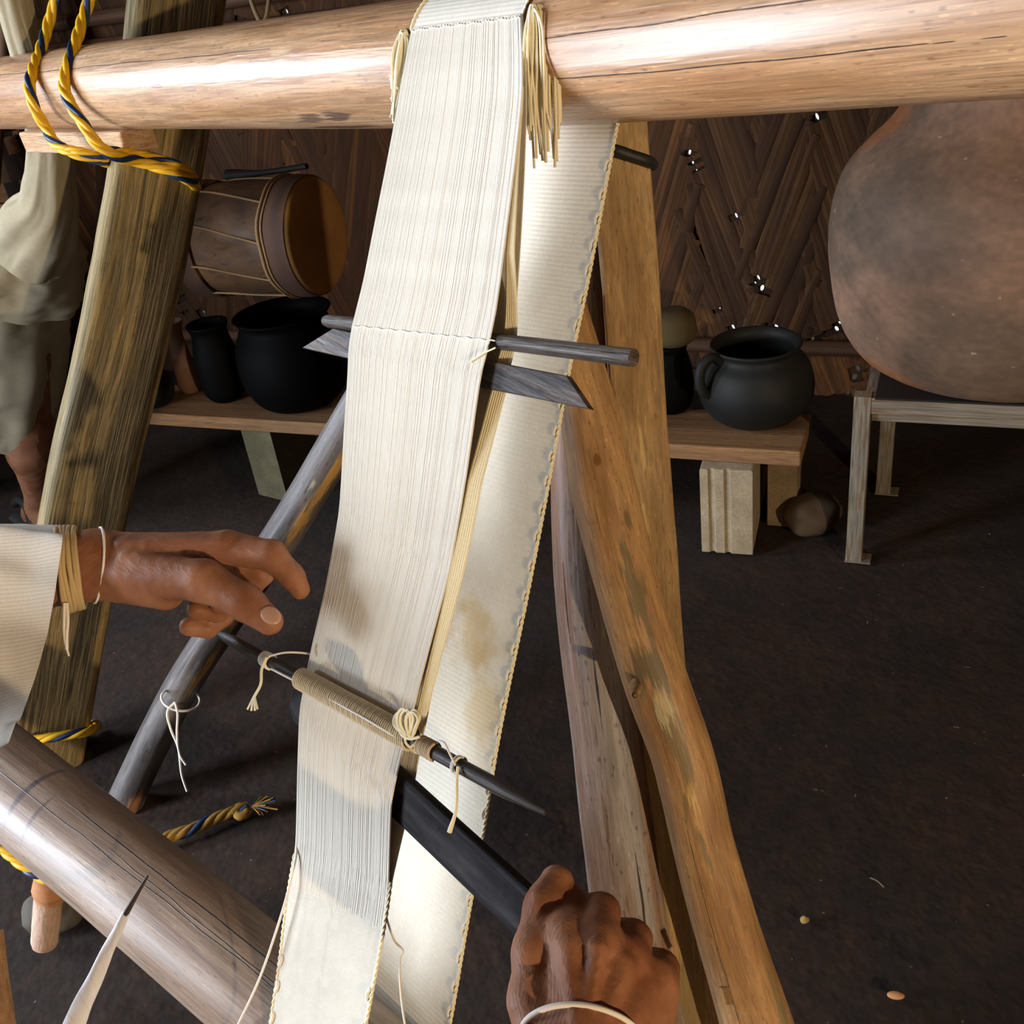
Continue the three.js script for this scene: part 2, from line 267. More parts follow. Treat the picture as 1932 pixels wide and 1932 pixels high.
// the back wall: a backing with chinks, and split cane woven in chevrons on it
const caneTex = [0, 1, 2].map((k) => dataTex(64, 512, (u, v) => { const g = fb(u, v, 12, 3, 61 + k * 9, 3), L = fb(u, v, 2, 5, 62 + k * 9, 3); const c = mix3([[112, 74, 38], [94, 60, 31], [78, 49, 26]][k], [50, 31, 17], 0.6 * sstep(0.35, 0.75, g * 0.6 + L * 0.4)); return c; }, true));
const caneMats = caneTex.map((t) => std({ map: t, bumpMap: t, bumpScale: 0.0015, roughness: 0.9 }));
const onWall = (px, py) => { const r = ray(px, py), o = CAM; const d = (WALL_T - ET.dot(o)) / ET.dot(r); const p = o.clone().addScaledVector(r, d); return [p.dot(ES), p.y]; };
{
  const chinks = [[1300, 288, 5], [1306, 308, 4], [1313, 322, 3], [1388, 408, 5], [1541, 221, 5], [1357, 583, 3], [1382, 618, 6], [1386, 640, 5], [1430, 525, 5], [1437, 545, 6], [1424, 535, 4], [1465, 620, 7], [1448, 608, 4], [1533, 640, 5], [1578, 622, 7], [1583, 610, 4], [1268, 741, 9], [1262, 762, 8], [1306, 760, 10], [1303, 735, 6], [1292, 684, 5], [1574, 748, 6], [1600, 742, 5], [1612, 712, 8], [1618, 695, 7], [462, 38, 4], [470, 47, 4], [538, 22, 7], [350, 560, 6], [382, 590, 8], [348, 590, 5], [325, 615, 6], [1604, 655, 4], [590, 35, 3]];
  const sh = new THREE.Shape(); const S0 = LEFT_S - TH, S1 = RIGHT_S + TH;
  sh.moveTo(S0, -0.02); sh.lineTo(S1, -0.02); sh.lineTo(S1, CEIL); sh.lineTo(S0, CEIL); sh.closePath();
  const R = rng(5), holes = chinks.map(([px, py, r]) => { const [s, y] = onWall(px, py); return { s, y, r: r * 2.3 / 1900 * 0.62, tall: 1.3 + R() * 1.2, a: (R() < 0.5 ? 1 : -1) * 0.35 }; });
  for (const h of holes) { const p = new THREE.Path(); p.absellipse(h.s, h.y, h.r, h.r * h.tall, 0, Math.PI * 2, true, h.a); sh.holes.push(p); }
  const bg = new THREE.ExtrudeGeometry(sh, { depth: 0.012, bevelEnabled: false, curveSegments: 6 });
  const M = new THREE.Matrix4().makeBasis(ES, V(0, 1, 0), ET); bg.applyMatrix4(M); const o = room(0, 0, WALL_T - 0.016); bg.translate(o.x, o.y, o.z);
  const wall = new THREE.Group(); wall.name = 'wall_back'; wall.userData = { kind: 'structure' }; scene.add(wall);
  part(wall, 'backing', bg, std({ color: hex(0x3c2614), roughness: 0.95 }));
  // one strip of split cane, 1 unit long along y, 1 wide along x: five points across, arched, ends tapered
  const strip = (seed) => {
    const g = new THREE.BufferGeometry(), pos = [], uv = [], idx = []; const R2 = rng(seed), bow = (R2() - 0.5) * 0.25;
    for (let k = 0; k <= 3; k++) for (let i = 0; i <= 4; i++) { const y = k / 3 - 0.5, x = (i / 4 - 0.5) * (k === 0 || k === 3 ? 0.82 : 1) + bow * (0.25 - y * y); pos.push(x, y, i === 0 || i === 4 ? -0.0035 : i === 2 ? 0.0028 : 0.0022); uv.push(i / 4, k / 3); }
    for (let k = 0; k < 3; k++) for (let i = 0; i < 4; i++) { const a = k * 5 + i; idx.push(a, a + 1, a + 5, a + 1, a + 6, a + 5); }
    g.setAttribute('position', new THREE.Float32BufferAttribute(pos, 3)); g.setAttribute('uv', new THREE.Float32BufferAttribute(uv, 2)); g.setIndex(idx); g.computeVertexNormals(); return g;
  };
  const strips = [strip(1), strip(2), strip(3)], rest = [[], [], []];
  const seen = [[-40, 240, -40, 120], [-40, 210, 200, 640], [350, 740, 210, 330], [1190, 1700, 170, 800], [380, 820, -60, 60], [270, 420, 520, 740]];
  const R3 = rng(77); let count = 0;
  const COL = 0.15;
  for (let c = 0; c * COL < S1 - S0; c++) {
    const s = S0 + (c + 0.5) * COL, dir = c % 2 ? 1 : -1, ang = dir * (19 * Math.PI / 180);
    const off = R3() * 0.06;
    for (let y = -0.15 + off; y < CEIL + 0.1; y += 0.058 + R3() * 0.016) {
      const len = (COL * 1.2) / Math.sin(Math.abs(ang)) * (0.9 + R3() * 0.3); let w = 0.031 + R3() * 0.014, ss = s + (R3() - 0.5) * 0.008;
      const a = ang + (R3() - 0.5) * 0.10, ca = Math.cos(a), sa = Math.sin(a); let lift = 0.003 + R3() * 0.006;
      const gaps = [];                                              // leave daylight chinks open: the strip is broken there
      for (const h of holes) { const dx = h.s - ss, dy = h.y - y, xl = dx * ca + dy * sa, yl = -dx * sa + dy * ca; if (Math.abs(yl) < len / 2 + h.r && Math.abs(xl) < w / 2 + h.r) gaps.push([yl - h.r * h.tall * 1.1, yl + h.r * h.tall * 1.1]); }
      gaps.sort((p, q) => p[0] - q[0]);
      const spans = []; let y0 = -len / 2; for (const [g0, g1] of gaps) { if (g0 - y0 > 0.01) spans.push([y0, g0]); y0 = Math.max(y0, g1); } if (len / 2 - y0 > 0.01) spans.push([y0, len / 2]);
      const v = Math.floor(R3() * 3), mt = Math.floor(R3() * 3);
      for (const [q0, q1] of spans) {
        const m4 = new THREE.Matrix4().makeBasis(ES, V(0, 1, 0), ET).setPosition(room(ss, y, WALL_T - 0.0005 + lift)).multiply(new THREE.Matrix4().makeRotationZ(a)).multiply(new THREE.Matrix4().makeTranslation(0, (q0 + q1) / 2, 0)).multiply(new THREE.Matrix4().makeScale(w, q1 - q0, 1));
        const [px, py] = project(room(ss - Math.sin(a) * (q0 + q1) / 2, y + (q0 + q1) / 2, WALL_T));
        if (count < 300 && q1 - q0 > 0.1 && seen.some((b) => px > b[0] && px < b[1] && py > b[2] && py < b[3])) { const m = shade(new THREE.Mesh(strips[v], caneMats[mt])); m.name = 'cane_strip'; m.applyMatrix4(m4); wall.add(m); count++; }
        else rest[mt].push(strips[v].clone().applyMatrix4(m4));
      }
    }
  }
  rest.forEach((r, k) => { const m = part(wall, 'cane_strips', merge(r), caneMats[k]); m.userData.kind = 'stuff'; });
  globalThis.__n = count; console.log('cane strips', count, holes.length);
  // horizontal poles that hold the cane
  const poleMat = woodMaterial({ seed: 700, W: 128, H: 512, base: [120, 84, 56], alt: [96, 64, 42], dark: [50, 32, 20], fu: 10, fv: 6, fine: 30, bump: 0.001 });
  for (const y of [onWall(1450, 652)[1], onWall(150, 40)[1], onWall(150, 84)[1] - 0.01]) part(wall, 'rail_pole', sweep([room(S0, y, WALL_T + 0.035), room(-0.6, y + 0.012, WALL_T + 0.035), room(S1, y - 0.01, WALL_T + 0.035)], (t, j) => [Math.cos(j * 6.2832) * 0.02, Math.sin(j * 6.2832) * 0.02], { nU: 14, nV: 40 }), poleMat);
}

// ---------------------------------------------------------------- the loom frame
const dU = (x) => 1 / (0.5428 + 0.0005762 * x), dL = (x) => 1 / (0.861 + 0.000373 * x);
const beamMat = woodMaterial({ seed: 101, W: 1024, H: 2048, base: [196, 158, 120], alt: [178, 132, 90], dark: [112, 78, 54], fu: 26, fv: 14, fine: 150, finev: 40, large: [5, 9], darkAmt: 0.6, fineAmt: 0.5, rough: 0.46, bump: 0.0014, extra: { clearcoat: 0.5, clearcoatRoughness: 0.24 },
  cracks: [[0.42, 0.22, 0.66, 0.0012, 0.02], [0.55, 0.74, 0.98, 0.0012, 0.03], [0.47, 0.8, 0.99, 0.0011, -0.02], [0.36, 0.05, 0.5, 0.0009, 0]],
  patches: [[0.64, 0.668, 0.018, 0.010, [74, 58, 52], 0.55, 2.2], [0.635, 0.692, 0.02, 0.009, [66, 52, 48], 0.6, 2.2], [0.70, 0.668, 0.012, 0.035, [64, 52, 46], 0.7, 1.4], [0.47, 0.662, 0.03, 0.010, [206, 176, 138], 0.8, 1.8], [0.49, 0.552, 0.014, 0.006, [120, 86, 80], 0.7, 1.6], [0.50, 0.538, 0.018, 0.008, [128, 94, 86], 0.6, 1.6], [0.62, 0.24, 0.03, 0.02, [128, 98, 84], 0.6, 1.4], [0.42, 0.90, 0.03, 0.008, [132, 104, 92], 0.6, 1.8]] });
{
  const st = [-150, 0, 350, 700, 1000, 1300, 1932, 2150].map((x) => { const y = x < 700 ? 178 - 0.07 * x : x < 1100 ? 129 - 0.0825 * (x - 700) : 96 - 0.1335 * (x - 1100); return [x, y, dU(x), 0.119 * FOCAL / dU(x)]; });
  const a = at(260, 155, dU(260)).sub(at(150, 165, dU(150))).normalize(), H = at(205, 117, dU(205) - 0.10);
  const dent = (q, p) => { const v = q.clone().sub(H), da = v.dot(a), dp = v.addScaledVector(a, -da).length(); const r = Math.hypot(da / 0.024, dp / 0.0125); if (r < 1) q.lerp(p, 0.85 * Math.min(1, Math.sqrt(1 - r * r) * 1.6)); };
  const beam = single('top_beam', logGeometry(st, { seed: 3, lump: 0.02, nU: 144, nV: 640, dent }), beamMat, 'thick smooth tan log lying across the top of the loom, with a small mortise hole near its left end', 'beam');
}
const lowMat = woodMaterial({ seed: 151, W: 1024, H: 1024, base: [156, 138, 122], alt: [126, 102, 84], dark: [84, 62, 50], fu: 22, fv: 6, fine: 140, finev: 18, large: [4, 4], darkAmt: 0.5, fineAmt: 0.4, extra: { clearcoat: 0.12, clearcoatRoughness: 0.4 }, rough: 0.52, bump: 0.0008,
  cracks: [[0.50, 0.12, 0.97, 0.0016, -0.03], [0.44, 0.42, 0.99, 0.0022, -0.02], [0.47, 0.5, 0.98, 0.0015, 0.01]],
  patches: [[0.48, 0.385, 0.17, 0.004, [70, 60, 62], 0.75, 0.15], [0.54, 0.415, 0.10, 0.003, [78, 66, 66], 0.7, 0.15], [0.42, 0.24, 0.03, 0.012, [80, 66, 62], 0.6, 1.5]] });
{
  const st = [-260, 0, 250, 450, 700, 1000].map((x) => { const w = 0.106; return [x, 1460 + 0.82 * x, dL(x), w * FOCAL / dL(x)]; });
  single('bottom_beam', logGeometry(st, { seed: 9, lump: 0.02, nU: 96, nV: 300 }), lowMat, 'round grey-brown log with long cracks, low across the loom under the cloth', 'beam');
}
const postMatL = woodMaterial({ seed: 201, W: 1024, H: 1024, base: [160, 136, 88], alt: [122, 108, 72], dark: [60, 52, 34], fu: 60, fv: 8, fine: 170, finev: 22, darkAmt: 0.85, fineAmt: 0.7, rough: 0.8, bump: 0.002, cracks: [[0.13, 0.42, 0.60, 0.0016, 0.02], [0.09, 0.56, 0.74, 0.0013, 0.01]] });
{
  const P = [[340, -60, 1.53], [298, 290, 1.59], [241, 600, 1.65], [172, 900, 1.71], [112, 1230, 1.775], [62, 1530, 1.84]].map((p) => at(...p));
  const view = CAM.clone().sub(P[2]).normalize(), face = view.clone().applyAxisAngle(V(0, 1, 0), 0.19);
  single('squared_post', sweep(P, rectSection(0.132, 0.085, 0.012, 4, 0.05), { nU: 60, nV: 110, face }), postMatL, 'weathered squared timber post leaning at the left end of the loom', 'post');
}
const postMatR = woodMaterial({ seed: 221, W: 512, H: 1024, base: [172, 142, 98], alt: [152, 122, 82], dark: [104, 80, 52], fu: 18, fv: 16, fine: 80, finev: 60, large: [6, 12], darkAmt: 0.5, fineAmt: 0.45, rough: 0.8, bump: 0.0012,
  patches: [[0.2, 0.40, 0.03, 0.03, [214, 180, 120], 0.7, 1.8], [0.17, 0.32, 0.02, 0.04, [214, 184, 126], 0.7, 1.6], [0.25, 0.5, 0.1, 0.05, [146, 124, 84], 0.5, 1.6], [0.2, 0.62, 0.12, 0.08, [206, 172, 112], 0.45, 2.4], [0.24, 0.7, 0.1, 0.08, [140, 128, 78], 0.5, 2.0], [0.2, 0.85, 0.15, 0.06, [110, 100, 62], 0.5, 1.6]] });
{
  const P = [[1158, 120, 0.945], [1162, 230, 0.955], [1186, 500, 1.0], [1206, 800, 1.04], [1226, 1040, 1.08], [1244, 1290, 1.06], [1286, 1600, 1.055], [1322, 1930, 1.088], [1342, 2110, 1.12]].map((p) => at(...p));
  const face = CAM.clone().sub(P[3]).normalize().applyAxisAngle(V(0, 1, 0), 0.05);
  single('plank_post', sweep(P, rectSection(0.056, 0.036, 0.004, 14, 0.06), { nU: 48, nV: 110, face }), postMatR, 'flat tan plank post with pale scars standing just right of the cloth', 'post');
}
const greyMat = woodMaterial({ seed: 241, W: 512, H: 1024, base: [146, 142, 142], alt: [128, 84, 52], dark: [58, 42, 34], fu: 12, fv: 4, fine: 90, finev: 24, large: [8, 3], darkAmt: 0.6, fineAmt: 0.45, rough: 0.6, bump: 0.0012, cracks: [[0.52, 0.5, 0.58, 0.008, 0], [0.45, 0.7, 0.8, 0.006, 0], [0.62, 0.42, 0.5, 0.004, 0]] });
single('grey_prop_log', logGeometry([[1092, 300, 1.10, 80], [1098, 500, 1.10, 96], [1102, 750, 1.10, 118], [1104, 950, 1.08, 128], [1118, 1150, 1.06, 138], [1152, 1430, 1.06, 142], [1188, 1700, 1.07, 146], [1222, 1932, 1.09, 152], [1245, 2080, 1.11, 156]], { seed: 21, lump: 0.05, nU: 64, nV: 140 }), greyMat, 'grey weathered prop log with brown streaks, between the cloth and the tan leaning log', 'log');
const tanMat = woodMaterial({ seed: 261, W: 512, H: 1024, base: [190, 152, 104], alt: [162, 122, 80], dark: [112, 82, 54], fu: 14, fv: 8, fine: 80, finev: 30, large: [5, 8], darkAmt: 0.55, fineAmt: 0.45, rough: 0.62, bump: 0.0014, cracks: [[0.56, 0.6, 0.98, 0.0015, 0.05]],
  patches: [[0.47, 0.36, 0.05, 0.06, [112, 98, 70], 0.85, 1.5], [0.5, 0.435, 0.10, 0.035, [108, 96, 70], 0.9, 1.4], [0.51, 0.53, 0.045, 0.08, [122, 108, 80], 0.8, 1.7], [0.51, 0.475, 0.03, 0.022, [196, 186, 150], 0.75, 2.6], [0.5, 0.59, 0.022, 0.028, [218, 188, 116], 0.85, 2.6], [0.5, 0.65, 0.025, 0.03, [128, 112, 84], 0.7, 1.8], [0.36, 0.88, 0.04, 0.09, [126, 118, 82], 0.7, 1.5], [0.5, 0.2, 0.02, 0.008, [120, 76, 34], 0.8, 1.0], [0.42, 0.27, 0.02, 0.012, [112, 92, 56], 0.8, 1.4]] });
{
  const t = thing('tan_leaning_log', 'round tan leaning log with olive bark patches, rightmost leg of the loom frame', 'log', onLevel(1468, 2040));
  part(t, 'trunk', logGeometry([[1052, 560, 1.0, 92], [1092, 700, 1.0, 98], [1120, 830, 0.995, 116], [1140, 930, 0.99, 122], [1182, 1100, 0.985, 118], [1240, 1290, 0.985, 122], [1288, 1430, 0.99, 116], [1328, 1600, 1.0, 118], [1370, 1750, 1.01, 124], [1428, 1932, 1.03, 136], [1468, 2060, 1.05, 142]], { seed: 27, lump: 0.06, nU: 64, nV: 160 }), tanMat);
  // broken twig stubs and a peel of bark
  part(t, 'twig_stub', cord([at(1200, 1290, 0.955), at(1202, 1302, 0.935), at(1198, 1312, 0.925)], (k) => 0.006 * (1 - k * 0.5), { sides: 8 }), tanMat);
  part(t, 'bark_peel', slab(4, 10, (u, k) => { const a = k * 3.4; return at(1356 + 14 * u + 14 * k, 1862 - 10 * Math.sin(a) + 30 * k, 0.955 - 0.01 * Math.sin(a)); }, 0.0012), tanMat);
}
const poleMat2 = woodMaterial({ seed: 281, W: 256, H: 1024, base: [104, 98, 96], alt: [72, 62, 56], dark: [36, 30, 28], fu: 6, fv: 8, fine: 24, finev: 20, large: [3, 6], darkAmt: 0.5, fineAmt: 0.3, rough: 0.6, bump: 0.0015,
  patches: [[0.40, 0.36, 0.045, 0.07, [190, 148, 78], 0.95, 1.3], [0.42, 0.45, 0.05, 0.05, [178, 138, 72], 0.9, 1.4], [0.41, 0.60, 0.05, 0.06, [186, 144, 84], 0.9, 1.4], [0.40, 0.71, 0.045, 0.06, [190, 146, 82], 0.95, 1.2], [0.40, 0.95, 0.06, 0.035, [176, 120, 84], 0.9, 1.3], [0.5, 0.40, 0.025, 0.012, [190, 188, 150], 0.7, 2.0], [0.5, 0.52, 0.1, 0.05, [60, 48, 42], 0.7, 1.6], [0.48, 0.67, 0.09, 0.05, [58, 46, 40], 0.7, 1.6], [0.55, 0.8, 0.12, 0.05, [124, 118, 114], 0.6, 1.6]] });
{
  const t = thing('thin_brace_pole', 'thin dark brace pole with peeled yellow patches, slanting down to the left behind the cloth', 'pole', onLevel(238, 1512));
  part(t, 'pole', logGeometry([[930, 360, 1.22, 80], [790, 590, 1.33, 78], [648, 820, 1.43, 74], [538, 1000, 1.50, 72], [440, 1145, 1.56, 68], [346, 1290, 1.62, 66], [250, 1480, 1.69, 66], [226, 1540, 1.72, 66]], { seed: 33, lump: 0.07, nU: 40, nV: 160 }), poleMat2);
}
// string tied round the pole
const yarnMat = std({ color: hex(0xf4ede0), roughness: 0.9 });
const creamMat = std({ color: hex(0xf5eccb), roughness: 0.85 });
{
  const c = at(341, 1319, 1.592), ax = at(440, 1145, 1.56).sub(at(346, 1290, 1.62)).normalize();
  const view = CAM.clone().sub(c).normalize(), sx = ax.clone().cross(view).normalize(), sy = sx.clone().cross(ax);
  const P = []; for (let k = 0; k < 24; k++) { const a = k / 24 * 6.2832; P.push(c.clone().addScaledVector(sx, Math.cos(a) * 0.0283).addScaledVector(sy, Math.sin(a) * 0.0295).addScaledVector(ax, 0.008 * Math.cos(a))); }
  const t = thing('tie_string', 'pale string knotted round the thin dark brace pole, its two ends hanging', 'string', c.clone());
  part(t, 'loop', cord(P, 0.0019, { closed: true }), yarnMat);
  part(t, 'hanging_end', cord([at(330, 1325, 1.545), at(316, 1342, 1.54), at(322, 1375, 1.54), at(336, 1410, 1.54), at(343, 1462, 1.54), at(353, 1493, 1.54)], 0.0019), yarnMat);
  part(t, 'hanging_end', cord([at(330, 1325, 1.542), at(335, 1345, 1.535), at(334, 1385, 1.535), at(340, 1425, 1.535), at(351, 1443, 1.535)], 0.0019), yarnMat);
}
// rough little spacer block between the beam and the rope
{
  const a = at(72, 262, 1.735), b = at(264, 264, 1.52), c = a.clone().add(b).multiplyScalar(0.5), d = b.clone().sub(a);
  const g = new RoundedBoxGeometry(d.length(), 0.034, 0.058, 6, 0.004); const p = g.attributes.position;
  for (let i = 0; i < p.count; i++) { const k = n3(p.getX(i) * 60, p.getY(i) * 60, p.getZ(i) * 60, 3) - 0.5; p.setXYZ(i, p.getX(i) + (p.getX(i) < 0 ? k * 0.02 : 0), p.getY(i) + k * 0.003, p.getZ(i) + k * 0.003); }
  g.computeVertexNormals(); g.applyQuaternion(frameQ(d, V(0, 1, 0))); g.translate(c.x, c.y, c.z);
  single('spacer_block', g, woodMaterial({ seed: 301, W: 256, H: 256, base: [205, 172, 138], alt: [190, 150, 108], dark: [130, 96, 66], fu: 4, fv: 20, fine: 8, finev: 60, bump: 0.003, rough: 0.8 }), 'short rough wooden block wedged under the left end of the top beam', 'wood block');
}
// peg and stone under the bottom beam
{
  const t = thing('wooden_peg', 'short pinkish wooden peg propping the bottom beam, by a stone', 'peg', onLevel(84, 1778));
  part(t, 'shaft', logGeometry([[98, 1600, 1.34, 54], [92, 1690, 1.36, 52], [84, 1782, 1.385, 50]], { seed: 41, lump: 0.05, nU: 28, nV: 24 }), woodMaterial({ seed: 311, W: 256, H: 256, base: [200, 172, 152], alt: [182, 150, 130], dark: [140, 100, 80], fu: 12, fv: 2, fine: 40 }));
  part(t, 'bark_collar', logGeometry([[98, 1655, 1.33, 60], [96, 1675, 1.333, 66], [95, 1696, 1.338, 54]], { seed: 43, lump: 0.12, nU: 28, nV: 16 }), std({ color: hex(0xb07a50) }));
}
function rock(px, py, h, r, sx, sy, sz, seed) {
  const g = mergeVertices(new THREE.IcosahedronGeometry(1, 5).deleteAttribute('normal').deleteAttribute('uv')); const p = g.attributes.position;
  for (let i = 0; i < p.count; i++) { const x = p.getX(i), y = p.getY(i), z = p.getZ(i), k = 1 + 0.35 * (n3(x * 1.6 + 9, y * 1.6 + 9, z * 1.6 + 9, seed) - 0.5) + 0.08 * (n3(x * 9 + 9, y * 9 + 9, z * 9 + 9, seed) - 0.5); p.setXYZ(i, x * k * r * sx, Math.max(-0.75, y * k) * r * sy, z * k * r * sz); }
  g.computeVertexNormals(); const n = p.count, uv = new Float32Array(n * 2); for (let i = 0; i < n; i++) { uv[2 * i] = p.getX(i) * 6; uv[2 * i + 1] = p.getY(i) * 6 + p.getZ(i) * 3; } g.setAttribute('uv', new THREE.BufferAttribute(uv, 2));
  const c = onLevel(px, py, h); g.translate(c.x, c.y, c.z); return g;
}
const stoneMat = std({ map: dataTex(256, 256, (u, v) => mix3([104, 98, 88], [66, 60, 52], fb(u, v, 6, 6, 91, 5)), true), roughness: 0.9 });
single('stone', rock(104, 1716, 0.03, 0.036, 1.3, 0.9, 1, 4), stoneMat, 'grey stone lying behind the wooden peg under the bottom beam', 'stone');

// ---------------------------------------------------------------- ropes
const fibreTex = (c0, c1, seed) => { const t = dataTex(64, 256, (u, v) => mix3(c0, c1, fb(u, v, 8, 3, seed, 3)), true); t.repeat.set(2, 10); return t; };
const yellowMat = phys({ map: fibreTex([246, 200, 30], [214, 158, 20], 5), roughness: 0.5 });
const blueMat = phys({ map: fibreTex([22, 58, 104], [10, 30, 60], 6), roughness: 0.45 });
const densify = (pts, step) => { const c = new THREE.CatmullRomCurve3(pts, false, 'centripetal'), n = Math.ceil(c.getLength() / step); return c.getSpacedPoints(n); };
function ropeStrands(parent, pts, R, pitch = 0.1, phase = 0, yel = yellowMat) {
  const P = densify(pts, pitch / 14); let X = V(0.3, 1, 0.2).normalize(), len = 0; const rows = [[], [], [], []];
  for (let i = 0; i < P.length; i++) {
    const T = P[Math.min(P.length - 1, i + 1)].clone().sub(P[Math.max(0, i - 1)]).normalize(); X = X.clone().addScaledVector(T, -X.dot(T)).normalize(); const Y = T.clone().cross(X);
    if (i) len += P[i].distanceTo(P[i - 1]);
    for (let k = 0; k < 4; k++) { const a = phase - len / pitch * 6.2832 + k * 1.5708; rows[k].push(P[i].clone().addScaledVector(X, Math.cos(a) * R * 0.5).addScaledVector(Y, Math.sin(a) * R * 0.5)); }
  }
  rows.forEach((r, k) => part(parent, k ? 'yellow_strand' : 'blue_strand', cord(r, R * 0.52, { sides: 8, smooth: false }), k ? yel : blueMat));
}
{
  const R = 0.0088;
  const a = thing('nylon_rope', 'left one of two yellow-blue ropes looped round the end of the top beam', 'rope', at(190, 300, 1.50), 'yellow and blue ropes');
  ropeStrands(a, [[118, -40, 1.58], [96, 30, 1.60], [78, 90, 1.585], [60, 140, 1.55], [56, 165, 1.54], [66, 205, 1.54], [86, 240, 1.56], [104, 270, 1.55], [135, 287, 1.54], [188, 302, 1.56], [214, 308, 1.64]].map((p) => at(...p)), R);
  ropeStrands(a, [[112, 280, 1.555], [142, 284, 1.535], [190, 296, 1.55], [214, 300, 1.64]].map((p) => at(...p)), R * 0.8);
  const b = thing('nylon_rope', 'right one of two yellow-blue ropes on the top beam, wrapped across the squared post', 'rope', at(300, 320, 1.43), 'yellow and blue ropes');
  ropeStrands(b, [[182, -40, 1.49], [162, 20, 1.505], [146, 70, 1.49], [128, 125, 1.468], [121, 165, 1.46], [135, 200, 1.455], [158, 235, 1.45], [180, 268, 1.455], [210, 291, 1.47], [262, 305, 1.512], [318, 322, 1.528], [358, 341, 1.55], [370, 352, 1.60]].map((p) => at(...p)), R, 0.1, 1.5);
  ropeStrands(b, [[205, 284, 1.49], [262, 292, 1.522], [310, 304, 1.526], [350, 318, 1.54], [364, 332, 1.57], [369, 340, 1.61]].map((p) => at(...p)), R * 0.85, 0.09, 0.4);
  const m = thing('nylon_rope', 'yellow and blue rope bound round the foot of the squared post below the sleeve', 'rope', at(100, 1395, 1.6), 'yellow and blue ropes');
  ropeStrands(m, [[-60, 1440, 1.76], [5, 1418, 1.745], [60, 1398, 1.742], [120, 1388, 1.75], [165, 1380, 1.765], [181, 1370, 1.81], [178, 1366, 1.88]].map((p) => at(...p)), R);
  const l = thing('nylon_rope', 'doubled yellow and blue rope under the bottom beam, above the wooden peg', 'rope', at(60, 1620, 1.2), 'yellow and blue ropes');
  ropeStrands(l, [[-90, 1480, 1.26], [-20, 1545, 1.23], [30, 1592, 1.22], [80, 1632, 1.215], [130, 1656, 1.22], [165, 1664, 1.26]].map((p) => at(...p)), R, 0.075, 0.8);
  ropeStrands(l, [[-90, 1512, 1.25], [-20, 1572, 1.225], [30, 1618, 1.215], [75, 1650, 1.21], [118, 1664, 1.215], [150, 1668, 1.25]].map((p) => at(...p)), R, 0.07, 2.1);
  const dirtyMat = phys({ map: fibreTex([176, 132, 36], [120, 88, 24], 7), roughness: 0.8 });
  const f = thing('rope_end', 'frayed end of a yellow-blue rope lying on the dark earth behind the bottom beam', 'rope', onLevel(400, 1550));
  const fl = (x, y) => onLevel(x, y, 0.016);
  ropeStrands(f, [fl(285, 1600), fl(318, 1580), fl(360, 1566), fl(400, 1548), fl(436, 1534), fl(468, 1524)], 0.0105, 0.08, 0, dirtyMat);
  const Rr = rng(8), fray = [];
  for (let k = 0; k < 26; k++) { const c = onLevel(472 + Rr() * 6, 1522, 0.02); fray.push(cord([onLevel(450, 1530, 0.018), c, c.clone().add(V(0.012 + Rr() * 0.03, (Rr() - 0.4) * 0.018, (Rr() - 0.55) * 0.035))], 0.0016, { sides: 5 })); }
  part(f, 'knot', cord([fl(440, 1540), fl(452, 1522), fl(466, 1534), fl(452, 1540), fl(444, 1526)], 0.0075, { sides: 8 }), dirtyMat);
  part(f, 'frayed_fibres', merge(fray.slice(0, 17)), dirtyMat).userData.kind = 'stuff'; part(f, 'frayed_fibres', merge(fray.slice(17)), blueMat).userData.kind = 'stuff';
}
// dark strap round the plank post
{
  const strap = [[1136, 292, 0.965], [1146, 283, 0.925], [1160, 283, 0.918], [1190, 293, 0.92], [1218, 302, 0.926], [1230, 308, 0.945], [1226, 312, 0.985], [1180, 304, 1.01], [1140, 296, 1.0]].map((p) => at(...p));
  single('rubber_strap', cord(strap, 0.0052, { closed: true, sides: 8 }), std({ color: hex(0x232420), roughness: 0.6 }), 'black rubber strap bound round the top of the tan plank post', 'strap');
}

// ---------------------------------------------------------------- the cloth on the loom and the weaving sticks
const rU = 0.0625, rL = 0.057;
const axisU = at(880, 114, dU(880)), axisL = at(600, 1952, dL(600));
const B = at(1000, 104, dU(1000)).sub(at(760, 124, dU(760))).normalize();
let Nn = B.clone().cross(axisL.clone().sub(axisU)).normalize(); if (Nn.dot(CAM.clone().sub(axisU)) < 0) Nn.negate();
let Cc;
for (let i = 0; i < 3; i++) { Cc = axisL.clone().addScaledVector(Nn, rL).sub(axisU.clone().addScaledVector(Nn, rU)); Cc.addScaledVector(B, -B.dot(Cc)).normalize(); const m = B.clone().cross(Cc).normalize(); if (m.dot(Nn) < 0) m.negate(); Nn = m; }
const O = axisU.clone().addScaledVector(Nn, rU);
const GL = axisL.clone().addScaledVector(Nn, rL).sub(O).dot(Cc);        // length of the straight front
const W = (b, g, n = 0) => O.clone().addScaledVector(B, b).addScaledVector(Cc, g).addScaledVector(Nn, n);
function inPlane(px, py, n = 0) { const r = ray(px, py), o = O.clone().addScaledVector(Nn, n); const d = o.sub(CAM).dot(Nn) / r.dot(Nn), p = CAM.clone().addScaledVector(r, d).sub(O); return [p.dot(B), p.dot(Cc), d]; }
const onCloth = (px, py, n = 0) => { const [b, g] = inPlane(px, py, n); return W(b, g, n); };
console.log('N', Nn.toArray().map((x) => x.toFixed(3)).join(), 'len', GL.toFixed(3));
function edgeFn(list, n = 0) {
  const P = list.map(([x, y]) => inPlane(x, y, n)).sort((a, b) => a[1] - b[1]);
  return (g) => { let i = 1; while (i < P.length - 1 && P[i][1] < g) i++; const a = P[i - 1], b = P[i], k = (g - a[1]) / (b[1] - a[1]); return lerp(a[0], b[0], k); };
}
